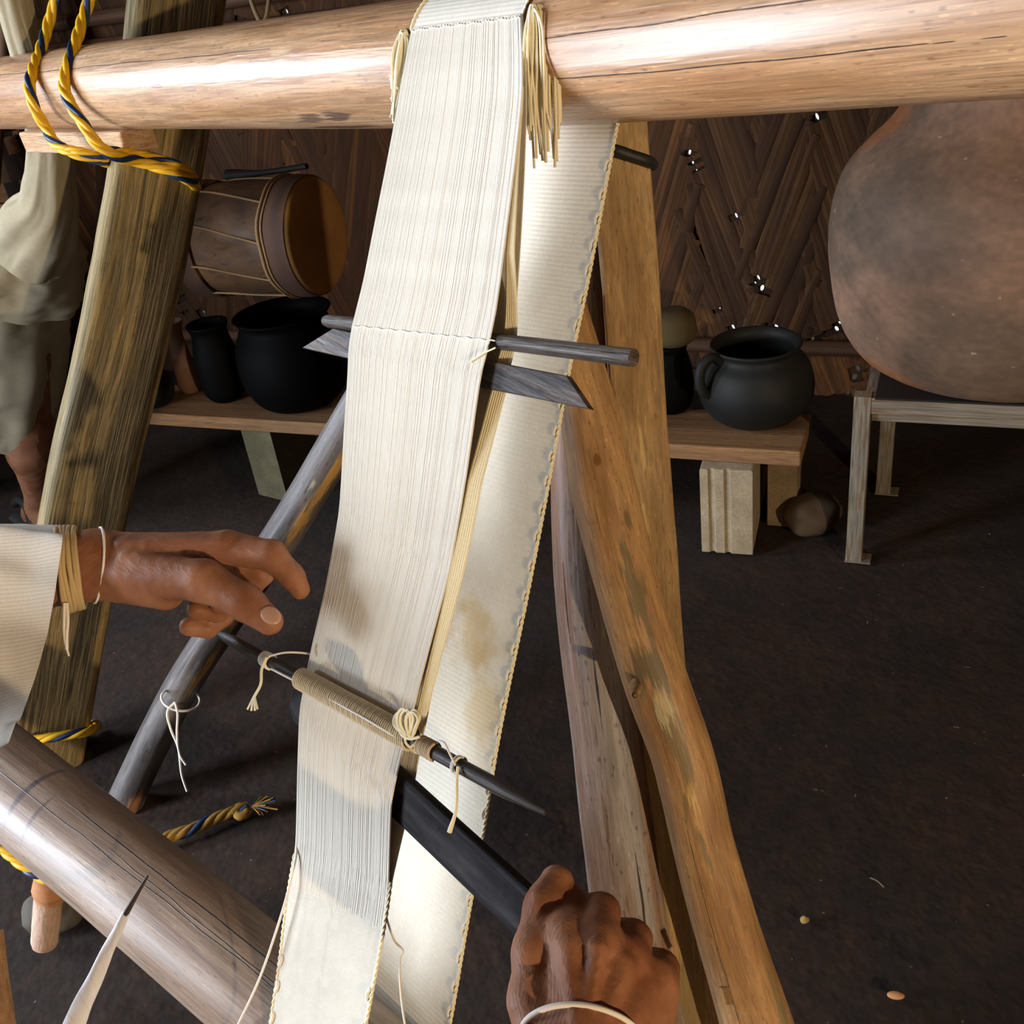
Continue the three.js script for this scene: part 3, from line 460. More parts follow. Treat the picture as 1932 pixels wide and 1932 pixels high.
const rawL = edgeFn([[775, 72], [757, 165], [735, 300], [712, 430], [690, 560], [672, 622], [668, 700], [656, 820], [645, 950], [625, 1100], [598, 1240], [585, 1330], [573, 1450], [560, 1600], [541, 1700], [531, 1800], [511, 1932]]);
const rawR = edgeFn([[985, 28], [990, 160], [978, 300], [962, 450], [947, 590], [938, 640], [922, 700], [907, 790], [888, 900], [868, 1000], [842, 1120], [812, 1250], [795, 1330], [775, 1420], [763, 1480], [755, 1530], [743, 1620], [730, 1720], [712, 1820], [690, 1932]]);
const smoothE = (f) => (g) => (f(g - 0.02) + 2 * f(g) + f(g + 0.02)) / 4;
const bL = smoothE(rawL), bR = smoothE(rawR);
const fellL = inPlane(556, 1615)[1], fellR = inPlane(736, 1690)[1];
const rodA = inPlane(615, 605), rodB = inPlane(1192, 673), lathA = inPlane(620, 648), lathB = inPlane(1060, 742), batA = inPlane(570, 1328), batB = inPlane(1040, 1770);
const lineG = (a, b) => (beta) => lerp(a[1], b[1], (beta - a[0]) / (b[0] - a[0]));
const gRod = lineG(rodA, rodB), gLath = lineG(lathA, lathB), gBat = lineG(batA, batB);
const tent = (x, w) => { const k = Math.max(0, 1 - Math.abs(x) / w); return k; };
const upperN = (b, g, fell) => Math.max(0.0062 * tent(g - gRod(b), 0.22), 0.0072 * tent(g - gLath(b), 0.18), 0.0105 * Math.min(tent(g - gBat(b), 0.2), g > gBat(b) ? clamp((fell - g) / Math.max(0.02, fell - gBat(b))) : 1), 0.0008);
const lowerN = (b, g, fell) => -Math.max(0.0135 * tent(g - gRod(b), 0.26), 0.012 * tent(g - gLath(b), 0.2), 0.0095 * Math.min(tent(g - gBat(b), 0.22), g > gBat(b) ? clamp((fell - g) / Math.max(0.02, fell - gBat(b))) : 1), 0.001);
const weaveMap = dataTex(512, 512, (u, v) => {
  const a = Math.sin(u * 6.2832 * 64), b = Math.sin(v * 6.2832 * 40), k = 0.94 + 0.035 * a * b + 0.05 * (fb(u, v, 64, 40, 401, 3) - 0.5) + 0.05 * (fb(u, v, 5, 5, 402, 3) - 0.5);
  let c = [242 * k, 235 * k, 218 * k]; const s = pn(u * 90, v * 90, 90, 90, 403); if (s > 0.995) c = mix3(c, [120, 96, 70], 0.6); return c;
}, true);
const weaveBump = dataTex(512, 512, (u, v) => 0.5 + 0.28 * Math.sin(u * 6.2832 * 64 + Math.round(Math.sin(v * 6.2832 * 40))) * Math.sin(v * 6.2832 * 40) + 0.25 * (fb(u, v, 128, 80, 404, 2) - 0.5));
weaveMap.repeat.set(1, 1); 
const clothMat = std({ map: weaveMap, bumpMap: weaveBump, bumpScale: 0.0005, roughness: 0.92 });
// the back of the band: brown blots paint in the hand shadow, speckled with soot
const backMap = dataTex(1024, 2048, (u, v) => {
  const U2 = u * 3, V2 = v * 18, k = 0.94 + 0.03 * Math.sin(U2 * 6.2832 * 40) * Math.sin(V2 * 6.2832 * 20) + 0.06 * (fb(u, v, 128, 512, 411, 2) - 0.5) + 0.06 * (fb(u, v, 6, 24, 412, 3) - 0.5);
  let c = [242 * k, 235 * k, 218 * k];
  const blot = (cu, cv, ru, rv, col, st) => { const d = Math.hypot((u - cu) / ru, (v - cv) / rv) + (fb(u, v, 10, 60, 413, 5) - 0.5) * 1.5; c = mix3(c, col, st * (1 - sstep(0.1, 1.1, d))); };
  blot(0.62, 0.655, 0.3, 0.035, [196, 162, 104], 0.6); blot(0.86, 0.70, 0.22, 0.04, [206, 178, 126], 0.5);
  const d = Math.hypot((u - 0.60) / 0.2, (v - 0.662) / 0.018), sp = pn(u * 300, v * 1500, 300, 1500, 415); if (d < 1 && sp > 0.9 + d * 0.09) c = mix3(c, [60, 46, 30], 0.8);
  if (pn(u * 160, v * 900, 160, 900, 416) > 0.998) c = mix3(c, [110, 90, 66], 0.7);
  return c;
}, true);
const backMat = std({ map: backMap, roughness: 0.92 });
const threadMat = std({ map: dataTex(32, 512, (u, v) => { const k = 0.96 + 0.08 * (fb(u, v, 4, 64, 420, 2) - 0.5); return [243 * k, 237 * k, 222 * k]; }, true), roughness: 0.9 });
const cordMat = std({ color: hex(0xf9f0cc), roughness: 0.85 });

const loomCloth = thing('woven_band', 'long cream cotton band stretched round the two loom logs, half woven, half open warp threads', 'cloth', W((bL(0.2) + bR(0.2)) / 2, GL, 0));
const RIB = 0.0044;
// front: woven part below the fell, running round the bottom log
{
  const wrapLen = Math.PI * rL, tot = (u) => GL - lerp(fellL, fellR, u) + wrapLen;
  const g = slab(60, 300, (u, k) => {
    const f0 = lerp(fellL, fellR, u) - 0.02 + 0.012 * (pn(u * 30, 0.5, 30, 3, 5) - 0.5), s = k * (GL - f0 + wrapLen), gg = f0 + s;
    if (gg <= GL) return W(lerp(bL(gg), bR(gg), u), gg, 0.0002 * Math.sin(gg / 0.0034 * 6.2832) - 0.0016 * (1 - sstep(0, 0.06, s)));
    const phi = (gg - GL) / rL, b = lerp(bL(GL), bR(GL), u); return W(b, GL + rL * Math.sin(phi), -rL + rL * Math.cos(phi));
  }, 0.0012, [1.6, 8]);
  part(loomCloth, 'front_panel', g, clothMat);
}
// back: from the header over the top log, down behind to the bottom log
const backN = (g) => lerp(-2 * rU, -2 * rL, clamp(g / GL));
const rawBR = edgeFn([[1160, 222], [1128, 400], [1105, 530], [1072, 690], [1055, 790], [1018, 1000], [990, 1150], [960, 1300], [938, 1420], [918, 1560], [890, 1720], [868, 1860], [856, 1932], [820, 2100]], -2 * rU + 0.006);
const bBR = smoothE(rawBR), backW = (g) => lerp(0.155, 0.15, g / GL);
{
  const wrap = Math.PI * rU, tot = wrap + GL;
  const g = slab(50, 900, (u, k) => {
    const s = k * tot - 0.004; const rib = 0.00032 * Math.sin(s / RIB * 6.2832);
    if (s < wrap) { const phi = s / rU, q = clamp(phi / Math.PI), r = rU + rib * 0.5; return W(lerp(lerp(bL(0), bBR(0) - backW(0), q), lerp(bR(0), bBR(0), q), u), -r * Math.sin(phi), -rU + r * Math.cos(phi)); }
    const gg = s - wrap, e = bBR(gg); return W(e - backW(gg) * (1 - u), gg, backN(gg) + rib);
  }, 0.0012);
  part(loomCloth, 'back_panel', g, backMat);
}
// warp threads: an upper and a lower sheet
{
  const R = rng(12), NT = 222;
  for (const layer of [0, 1]) {
    const gs = [];
    for (let i = 0; i < NT; i++) {
      const u0 = (i + (layer ? 0.5 : 0)) / NT, j0 = (R() - 0.5) * 0.35 / NT, j1 = (R() - 0.5) * 0.55 / NT, ph = R() * 9, bold = !layer && R() < 0.12;
      const pts = [], fell = lerp(fellL, fellR, u0) + 0.02 + R() * 0.05;
      for (let k = 0; k <= 64; k++) {
        const g = lerp(-0.002, fell, k / 64), u = clamp(u0 + j0 + j1 * Math.sin(g * 5 + ph), 0.002, 0.998), b = lerp(bL(g), bR(g), u) + (layer ? 0.0035 * sstep(0.02, 0.2, g) * (1 - sstep(0.5, 0.7, g)) : 0);
        const f = lerp(fellL, fellR, u0); let n = layer ? lowerN(b, g, f) : upperN(b, g, f); if (g > f) n = lerp(0.0007, -0.0012, clamp((g - f) / 0.05)) ;
        pts.push(W(b, g, n + (bold ? 0.00022 : 0)));
      }
      gs.push(cord(pts, bold ? 0.00066 : 0.00057 + R() * 0.00008, { sides: 5, smooth: false }));
    }
    const m = part(loomCloth, 'warp_threads', merge(gs), threadMat); m.userData.kind = 'stuff';
  }
  // paler bunched threads along the right edge of the lower sheet
  const gs = [];
  for (let i = 0; i < 13; i++) { const pts = [], gEnd = gBat(0.07) - 0.02; for (let k = 0; k <= 60; k++) { const g = lerp(0.02, gEnd, k / 60), sp = sstep(0.06, 0.3, g) * (1 - 0.35 * sstep(0.4, 0.6, g)) * (1 - sstep(0.62, 0.76, g)), b = bR(g) - 0.0005 + (0.0003 + 0.00095 * i) * sp; pts.push(W(b, g, upperN(bR(g), g, fellR) * 0.35 - 0.011 * Math.max(tent(g - gRod(b), 0.07), tent(g - gLath(b), 0.08)) - 0.0003 * i * sp + 0.0003 * (i % 2))); } gs.push(cord(pts, 0.00062, { sides: 5, smooth: false })); }
  part(loomCloth, 'edge_threads', merge(gs), cordMat).userData.kind = 'stuff';
}
{ const P = []; for (let k = 0; k <= 30; k++) { const px = lerp(671, 936, k / 30), py = lerp(616, 644, k / 30) + 1.5 * Math.sin(k * 2.3), [b, g] = inPlane(px, py, 0.006); P.push(W(b, g, upperN(b, g, fellR) + 0.0011)); } part(loomCloth, 'cross_thread', cord(P, 0.0006, { seg: 90 }), threadMat); }
// twisted selvedge cords with little stitch loops
function twisted(parent, name, pts, r, pitch, mat) {
  const P = densify(pts, pitch / 8), rows = [[], []]; let X = V(0.2, 0.3, 1).normalize(), len = 0;
  for (let i = 0; i < P.length; i++) { const T = P[Math.min(P.length - 1, i + 1)].clone().sub(P[Math.max(0, i - 1)]).normalize(); X = X.clone().addScaledVector(T, -X.dot(T)).normalize(); const Y = T.clone().cross(X); if (i) len += P[i].distanceTo(P[i - 1]); for (const k of [0, 1]) { const a = len / pitch * 6.2832 + k * Math.PI; rows[k].push(P[i].clone().addScaledVector(X, Math.cos(a) * r * 0.5).addScaledVector(Y, Math.sin(a) * r * 0.5)); } }
  return part(parent, name, merge(rows.map((q) => cord(q, r * 0.58, { sides: 6, smooth: false }))), mat);
}
const loopGeo = (() => { const P = []; for (let k = 0; k <= 8; k++) { const a = k / 8 * Math.PI; P.push(V(-0.0020 * Math.sin(a), -0.0046 * Math.cos(a), 0.0004 * Math.sin(a))); } return cord(P, 0.0016, { sides: 6, seg: 12 }); })();
function loops(parent, list) {
  for (const [p, flip] of list) { const m = shade(new THREE.Mesh(loopGeo, yarnMat)); m.name = 'stitch_loop'; m.quaternion.setFromRotationMatrix(new THREE.Matrix4().makeBasis(B.clone().multiplyScalar(flip), Cc.clone().negate(), Nn.clone().multiplyScalar(flip > 0 ? 1 : 1))); if (flip < 0) m.quaternion.setFromRotationMatrix(new THREE.Matrix4().makeBasis(B.clone().negate(), Cc.clone(), Nn)); m.position.copy(p).sub(parent.position); parent.add(m); }
}
{
  const bp = []; for (let k = 0; k <= 60; k++) { const g = lerp(-0.02, GL, k / 60); bp.push(W(bBR(g) + 0.0006, g, backN(g) + 0.001)); }
  twisted(loomCloth, 'selvedge_cord', bp, 0.0017, 0.011, cordMat);
  const R = rng(3), bl = []; for (let g = 0.075; g < GL; g += 0.0215 + R() * 0.006) bl.push([W(bBR(g) - 0.0012, g, backN(g) + 0.0014), 1]); loops(loomCloth, bl);
  for (const [f, s, f0] of [[bL, -1, fellL - 0.002], [bR, 1, fellR - 0.01]]) {
    const P = []; for (let k = 0; k <= 30; k++) { const g = lerp(f0, GL, k / 30); P.push(W(f(g) + s * 0.0005, g, 0.0003)); }
    twisted(loomCloth, 'selvedge_cord', P, 0.0016, 0.011, cordMat);
    const q = []; for (let g = f0 + 0.09; g < GL; g += 0.022 + R() * 0.01) q.push([W(f(g) - s * 0.0012, g, 0.0012), s]); loops(loomCloth, q);
  }
  // cord along the left edge of the header, going over the top log
  const P = []; for (let k = 0; k <= 20; k++) { const phi = k / 20 * Math.PI, q = phi / Math.PI, r = rU + 0.0012; P.push(W(lerp(bL(0), bBR(0) - backW(0), q) - 0.0004, -r * Math.sin(phi), -rU + r * Math.cos(phi))); }
  twisted(loomCloth, 'selvedge_cord', P, 0.0016, 0.011, cordMat);
  const Hh = []; for (let k = 0; k <= 24; k++) { const u = k / 24; Hh.push(W(lerp(bL(0), bR(0), u), 0.001 + 0.0008 * Math.sin(k * 2.1), 0.0012)); }
  twisted(loomCloth, 'header_cord', Hh, 0.0011, 0.008, threadMat);
}
// tassels of spare warp at the two ends of the header, and loose weft ends
{
  const R = rng(21), gs = [];
  for (let i = 0; i < 22; i++) {
    const x0 = 1010 + (R() - 0.5) * 22, w = i / 21, xm = lerp(988, 1050, w) + (R() - 0.5) * 6, xe = lerp(994, 1056, w) + (R() - 0.5) * 16, ye = 215 + R() * 105, d = 0.815 - R() * 0.012;
    gs.push(cord([[1012 + (R() - 0.5) * 10, 34, d], [x0, 8 + R() * 10, d - 0.004], [lerp(x0, xm, 0.7), 34 + R() * 18, d - 0.006], [xm, 105 + R() * 25, d], [lerp(xm, xe, 0.4) + (R() - 0.5) * 10, 190, d + 0.004], [xe, ye, d + 0.004]].map((p) => at(...p)), 0.00115, { sides: 6, seg: 26 }));
  }
  part(loomCloth, 'tassel', merge(gs), creamMat, 'long open tassel of yarn ends at the right of the header');
  const gl = [];
  for (let i = 0; i < 20; i++) {
    const w = i / 19, d = 0.925 - R() * 0.012, ye = 130 + R() * 110, xm = lerp(742, 772, w);
    gl.push(cord([[772, 66 + R() * 6, d + 0.004], [765 - R() * 8, 56 + R() * 6, d], [lerp(750, 772, w) - 4 * R(), 72 + R() * 12, d], [xm - 2, 115, d], [lerp(738, 756, w) + R() * 4, 165, d + 0.004], [lerp(736, 745, R()), ye, d + 0.008]].map((p) => at(...p)), 0.00115, { sides: 6, seg: 26 }));
  }
  part(loomCloth, 'tassel', merge(gl), creamMat, 'tight tassel of yarn ends at the left of the header');
  part(loomCloth, 'loose_thread', cord([onCloth(560, 1598, 0.001), onCloth(558, 1620, 0.004), onCloth(544, 1680, 0.008), onCloth(520, 1760, 0.01), onCloth(488, 1850, 0.012), onCloth(448, 1935, 0.014), onCloth(420, 1990, 0.014)], 0.0011), yarnMat);
  part(loomCloth, 'loose_thread', cord([onCloth(727, 1722, -0.002), onCloth(733, 1745, -0.006), onCloth(745, 1776, -0.01), onCloth(760, 1794, -0.012), onCloth(755, 1808, -0.012), onCloth(756, 1870, -0.012), onCloth(764, 1932, -0.012), onCloth(775, 1990, -0.012)], 0.0009), yarnMat);
}
// weaving sticks. A stick between two points of the cloth plane with a given section
const darkWood = (seed, base, alt, dark, rough = 0.5, extra = { specularIntensity: 0.5 }) => woodMaterial({ seed, W: 256, H: 1024, base, alt, dark, fu: 22, fv: 6, fine: 80, finev: 20, darkAmt: 0.85, fineAmt: 0.8, rough, bump: 0.0008, extra });
const blackMat = darkWood(501, [92, 82, 74], [60, 54, 52], [26, 22, 22], 0.45);
{
  const A = onCloth(614, 605, -0.0035), Bq = onCloth(1196, 675, -0.0035), T = Bq.clone().sub(A);
  const rod = thing('shed_rod', 'round grey-black rod through the warp, above the flat lath, broken at its right end', 'rod', A.clone().lerp(Bq, 0.5));
  part(rod, 'stick', sweep([A, A.clone().addScaledVector(T, 0.3), A.clone().addScaledVector(T, 0.7), Bq], (t, j, s) => { const e = Math.min(1, 0.75 + s * 30); const r = 0.0064 * e * (1 + 0.06 * (fb(j, s, 6, 6, 3, 2) - 0.5)); return [Math.cos(j * 6.2832) * r, Math.sin(j * 6.2832) * r]; }, { nU: 20, nV: 60, face: Nn }), darkWood(503, [104, 96, 90], [76, 66, 58], [34, 28, 26]));
  { const c = A.clone().lerp(Bq, (938 - 614) / 582), sx = T.clone().normalize().cross(Nn).normalize(), P = []; for (let k = 0; k < 16; k++) { const a = k / 16 * 6.2832; P.push(c.clone().addScaledVector(sx, Math.cos(a) * 0.0076).addScaledVector(Nn, Math.sin(a) * 0.0076)); }
    part(rod, 'tie_loop', cord(P, 0.0009, { closed: true }), creamMat); part(rod, 'tie_end', cord([onCloth(935, 656, 0.0085), onCloth(912, 667, 0.009), onCloth(884, 684, 0.0095)], 0.0007), creamMat); }
  const L = [[575, 657], [632, 622], [800, 660], [1072, 712], [1113, 771], [900, 727], [665, 676]].map(([x, y]) => inPlane(x, y, -0.003));
  const sh = new THREE.Shape(); L.forEach(([b, g], i) => i ? sh.lineTo(b, g) : sh.moveTo(b, g));
  const g = new THREE.ExtrudeGeometry(sh, { depth: 0.004, bevelEnabled: true, bevelThickness: 0.0015, bevelSize: 0.001, bevelSegments: 2 });
  if (B.clone().cross(Cc).dot(Nn) < 0) { g.translate(0, 0, -0.004); g.scale(1, 1, -1); } g.applyMatrix4(new THREE.Matrix4().makeBasis(B, Cc, Nn)); g.deleteAttribute('normal'); g.computeVertexNormals(); g.translate(O.x, O.y, O.z).translate(Nn.x * -0.006, Nn.y * -0.006, Nn.z * -0.006);
  { const p = g.attributes.position, uv = g.attributes.uv; for (let i = 0; i < p.count; i++) { const q = V(p.getX(i), p.getY(i), p.getZ(i)).sub(O); uv.setXY(i, q.dot(Cc) * 9 - q.dot(B) * 1.3, q.dot(B) * 3.2); } }
  single('shed_lath', g, darkWood(505, [104, 90, 78], [58, 52, 52], [24, 20, 22]), 'flat dark lath with slanted ends through the warp, just below the grey-black rod', 'lath');
}
{
  // weaving sword
  const A = at(556, 1314, inPlane(556, 1314)[2]), E = onCloth(1100, 1822, -0.004), T = E.clone().sub(A).normalize();
  const side = Nn.clone().addScaledVector(T, -Nn.dot(T)).normalize().applyAxisAngle(T, 0.10);
  const pts = []; for (let k = 0; k <= 8; k++) pts.push(A.clone().lerp(E, k / 8));
  single('weaving_sword', sweep(pts, (t, j, s) => { const e = Math.min(1, 0.72 + s * 9); const a = j * 6.2832, c = Math.cos(a), q = Math.sin(a); return [Math.sign(c) * Math.pow(Math.abs(c), 0.35) * 0.0195 * e, Math.sign(q) * Math.pow(Math.abs(q), 0.6) * 0.0055 * Math.min(1, 0.6 + s * 6)]; }, { nU: 36, nV: 60, face: side }), darkWood(507, [46, 42, 44], [36, 33, 36], [18, 15, 15], 0.65, { specularIntensity: 0.25 }), 'broad black wooden weaving sword held in the right hand under the warp', 'weaving sword');
}
{
  // heddle rod lying on the warp, wound with the yarn that lifts the threads
  const nOff = 0.020, A = onCloth(396, 1186, nOff), E = onCloth(1030, 1534, nOff), T = E.clone().sub(A), len = T.length(); T.normalize();
  const t = thing('heddle_rod', 'pointed black stick lying across the warp, wound in the middle with cream heddle yarn', 'heddle', A.clone().lerp(E, 0.5));
  const q = (k, a = 0, r = 0) => { const sx = T.clone().cross(Nn).normalize(); return A.clone().addScaledVector(T, k * len).addScaledVector(sx, Math.cos(a) * r).addScaledVector(Nn, Math.sin(a) * r); };
  part(t, 'stick', sweep([q(0), q(0.2), q(0.5), q(0.8), q(1)], (tt, j, s) => { const r = 0.0056 * Math.min(1, 0.25 + s * 9, 0.35 + (1 - s) * 7); return [Math.cos(j * 6.2832) * r, Math.sin(j * 6.2832) * r * 0.85]; }, { nU: 20, nV: 80, face: Nn }), darkWood(509, [66, 56, 46], [44, 36, 30], [20, 16, 13], 0.42));
  const kOf = (px, py) => clamp(onCloth(px, py, nOff).sub(A).dot(T) / len);
  const wind = (k0, k1, turns, r, th, seed) => { const P = [], n = Math.ceil(turns * 14); const R = rng(seed); for (let i = 0; i <= n; i++) { const f = i / n; P.push(q(lerp(k0, k1, f) + 0.0008 * (pn(f * turns, 1, 400, 3, seed) - 0.5), -f * turns * 6.2832, r * (1 + 0.08 * (pn(f * 9, 2, 9, 3, seed) - 0.5)))); } return cord(P, th, { sides: 5, smooth: false }); };
  const k0 = kOf(568, 1276), k1 = kOf(778, 1386);
  part(t, 'yarn_winding', merge([wind(k0, k1, 62, 0.0088, 0.0011, 4), wind(k0 + 0.002, k1 - 0.002, 40, 0.0083, 0.0011, 5)]), std({ color: hex(0xd8c7a6), roughness: 0.85 }));
  { const gs = [], R = rng(17);
    for (let i = 0; i < 9; i++) { const o = (i - 4) * 3.2, h = 1336 + R() * 12, n0 = nOff + 0.008 + R() * 0.008; gs.push(cord([[768 + o * 0.4, 1388, n0], [756 + o, 1366, n0 + 0.002], [758 + o, h + 8, n0 + 0.003], [768 + o * 1.1, h, n0 + 0.003], [779 + o, h + 12, n0 + 0.002], [778 + o * 0.6, 1372, n0], [774 + o * 0.4, 1390, n0 - 0.002]].map(([x, y, n]) => onCloth(x, y, n)), 0.0011, { sides: 6 })); }
    gs.push(cord([[752, 1376, 0.03], [760, 1388, 0.031], [775, 1394, 0.031], [792, 1390, 0.030]].map(([x, y, n]) => onCloth(x, y, n)), 0.0012)); gs.push(cord([[764, 1392, 0.03], [766, 1402, 0.03], [774, 1409, 0.028], [782, 1404, 0.026]].map(([x, y, n]) => onCloth(x, y, n)), 0.0011));
    part(t, 'yarn_loops', merge(gs), creamMat); }
  part(t, 'yarn_tie', wind(kOf(795, 1398), kOf(822, 1412), 9, 0.0066, 0.0012, 8), std({ color: hex(0xcbb79a), roughness: 0.85 }));
  part(t, 'yarn_tie', wind(kOf(862, 1437), kOf(869, 1441), 2.5, 0.0062, 0.0012, 9), yarnMat);
  part(t, 'yarn_tie', wind(kOf(497, 1243), kOf(512, 1252), 5, 0.0062, 0.0012, 10), yarnMat);
  part(t, 'link_thread', cord([onCloth(828, 1398, nOff + 0.006), onCloth(838, 1402, nOff + 0.007), onCloth(850, 1425, nOff + 0.007), onCloth(860, 1444, nOff + 0.007)], 0.0009), yarnMat);
  part(t, 'link_thread', cord([onCloth(512, 1262, nOff + 0.007), onCloth(620, 1318, nOff + 0.008), onCloth(700, 1362, nOff + 0.010), onCloth(752, 1394, nOff + 0.008)], 0.0010), yarnMat);
  part(t, 'link_thread', cord([onCloth(508, 1238, nOff + 0.006), onCloth(540, 1231, nOff), onCloth(580, 1233, 0.006), onCloth(596, 1238, 0.001)], 0.0010), yarnMat);
  part(t, 'hanging_end', cord([onCloth(864, 1446, nOff + 0.007), onCloth(862, 1470, nOff + 0.008), onCloth(862, 1500, nOff + 0.01), onCloth(860, 1530, nOff + 0.01), onCloth(848, 1570, nOff + 0.01)], (k) => 0.0011 + 0.0008 * sstep(0.7, 1, k)), creamMat);
  const tail = [cord([onCloth(504, 1240, nOff + 0.007), onCloth(494, 1262, nOff + 0.008), onCloth(492, 1290, nOff + 0.008), onCloth(480, 1314, nOff + 0.008)], 0.0014)];
  for (const [x, y] of [[467, 1338], [474, 1341], [481, 1341], [486, 1338]]) tail.push(cord([onCloth(480, 1312, nOff + 0.008), onCloth(lerp(480, x, 0.6), 1328, nOff + 0.008), onCloth(x, y, nOff + 0.008)], 0.0010));
  part(t, 'hanging_end', merge(tail), creamMat);
  const kn = []; const R = rng(31); for (let i = 0; i < 6; i++) kn.push(cord([0, 1, 2, 3, 4].map(() => onCloth(592 + R() * 8, 1205 + R() * 40, 0.004 + R() * 0.004)), 0.001));
  part(t, 'yarn_knot', merge(kn), std({ color: hex(0xb9a78a), roughness: 0.9 }));
}

// ---------------------------------------------------------------- along the back wall
function lathe(profile, base, { seed = 1, wob = 0.02, seg = 96, uvx = 2, uvy = 1.5 } = {}) {
  const c = new THREE.CatmullRomCurve3(profile.map(([r, y]) => V(r, y, 0)), false, 'centripetal'), P = c.getSpacedPoints(90).map((p) => new THREE.Vector2(Math.max(0.0005, p.x), p.y));
  const g = new THREE.LatheGeometry(P, seg), p = g.attributes.position;
  for (let i = 0; i < p.count; i++) { const x = p.getX(i), y = p.getY(i), z = p.getZ(i), r = Math.hypot(x, z), k = 1 + wob * (n3(x * 7 + 50, y * 7 + 50, z * 7 + 50, seed) - 0.5) * 2 + wob * 0.3 * (n3(x * 40 + 50, y * 40 + 50, z * 40 + 50, seed + 1) - 0.5); if (r > 0.002) p.setXYZ(i, x * k, y, z * k); }
  g.computeVertexNormals(); const n = g.attributes.normal, m = P.length; for (let i = 0; i < m; i++) { const a = i, b = seg * m + i, q = V(n.getX(a) + n.getX(b), n.getY(a) + n.getY(b), n.getZ(a) + n.getZ(b)).normalize(); n.setXYZ(a, q.x, q.y, q.z); n.setXYZ(b, q.x, q.y, q.z); }
  return g.rotateY(2.4).translate(base.x, base.y, base.z);
}
const BENCH_Y = 0.238;
const boardMat = woodMaterial({ seed: 601, W: 256, H: 1024, base: [150, 112, 72], alt: [122, 88, 56], dark: [70, 48, 30], fu: 6, fv: 3, fine: 40, finev: 10, rough: 0.8, bump: 0.001 });
const concreteMap = (a, b, s) => dataTex(256, 256, (u, v) => { const k = fb(u, v, 8, 8, s, 4), f = fb(u, v, 90, 90, s + 1, 2); const c = mix3(a, b, k); return pn(u * 80, v * 80, 80, 80, s + 2) > 0.94 ? mix3(c, [70, 64, 54], 0.4) : mix3(c, [c[0] * 1.2, c[1] * 1.2, c[2] * 1.2], f - 0.5); }, true);
{
  const g = new RoundedBoxGeometry(0.175, 0.034, 1.80, 3, 0.004); g.rotateY(Math.PI / 2);
  const uv = g.attributes.uv; g.applyQuaternion(ROOM_Q); const c = room(-0.21 - 0.9, BENCH_Y - 0.017, -1.912); g.translate(c.x, c.y, c.z);
  single('bench_plank', g, boardMat, 'long low plank along the back wall carrying the black pots', 'bench');
  const block = (foot, w, d, h, mat, label, groove, yaw = 0) => {
    const s = new THREE.Shape(), q = w / 2; s.moveTo(-q, 0);
    if (groove) for (const gx of [-0.3, 0.02]) { const x = gx * w; s.lineTo(x - 0.008, 0); s.quadraticCurveTo(x, 0.011, x + 0.009, 0); }
    s.lineTo(q, 0); s.lineTo(q, d); s.lineTo(-q, d); s.closePath();
    const e = new THREE.ExtrudeGeometry(s, { depth: h - 0.006, bevelEnabled: true, bevelSize: 0.003, bevelThickness: 0.003, bevelSegments: 2, steps: 6 });
    e.rotateX(-Math.PI / 2).translate(0, 0.003, 0); e.rotateY(yaw); e.applyQuaternion(ROOM_Q); e.translate(foot.x, foot.y, foot.z);
    const uv2 = e.attributes.uv; for (let i = 0; i < uv2.count; i++) uv2.setXY(i, uv2.getX(i) * 4, uv2.getY(i) * 4);
    return single('concrete_block', e, mat, label, 'block');
  };
  const a = onLevel(1328, 1039), b = onLevel(1417, 1048);
  block(a.clone().add(b).multiplyScalar(0.5), 0.1, 0.34, 0.202, std({ map: concreteMap([176, 160, 132], [140, 126, 102], 31), roughness: 0.95 }), 'pale grooved concrete block under the right end of the bench plank, beside the stone', true, 0.06);
  block(onLevel(518, 940), 0.10, 0.26, 0.202, std({ map: concreteMap([112, 104, 76], [86, 80, 58], 37), roughness: 0.95 }), 'olive-grey concrete block under the bench plank below the big black cooking pot', false, -0.2);
  block(room(-0.258, 0, -1.925), 0.055, 0.09, 0.202, std({ map: concreteMap([150, 130, 100], [120, 102, 78], 39), roughness: 0.95 }), 'narrow concrete offcut behind the grooved block, at the very end of the bench', false);
  single('stone', rock(1533, 968, 0.04, 0.062, 1.0, 0.75, 0.85, 9), std({ color: hex(0x4a3a26), roughness: 0.9 }), 'dark rounded stone on the floor between the grooved concrete block and the metal stand', 'stone');
}
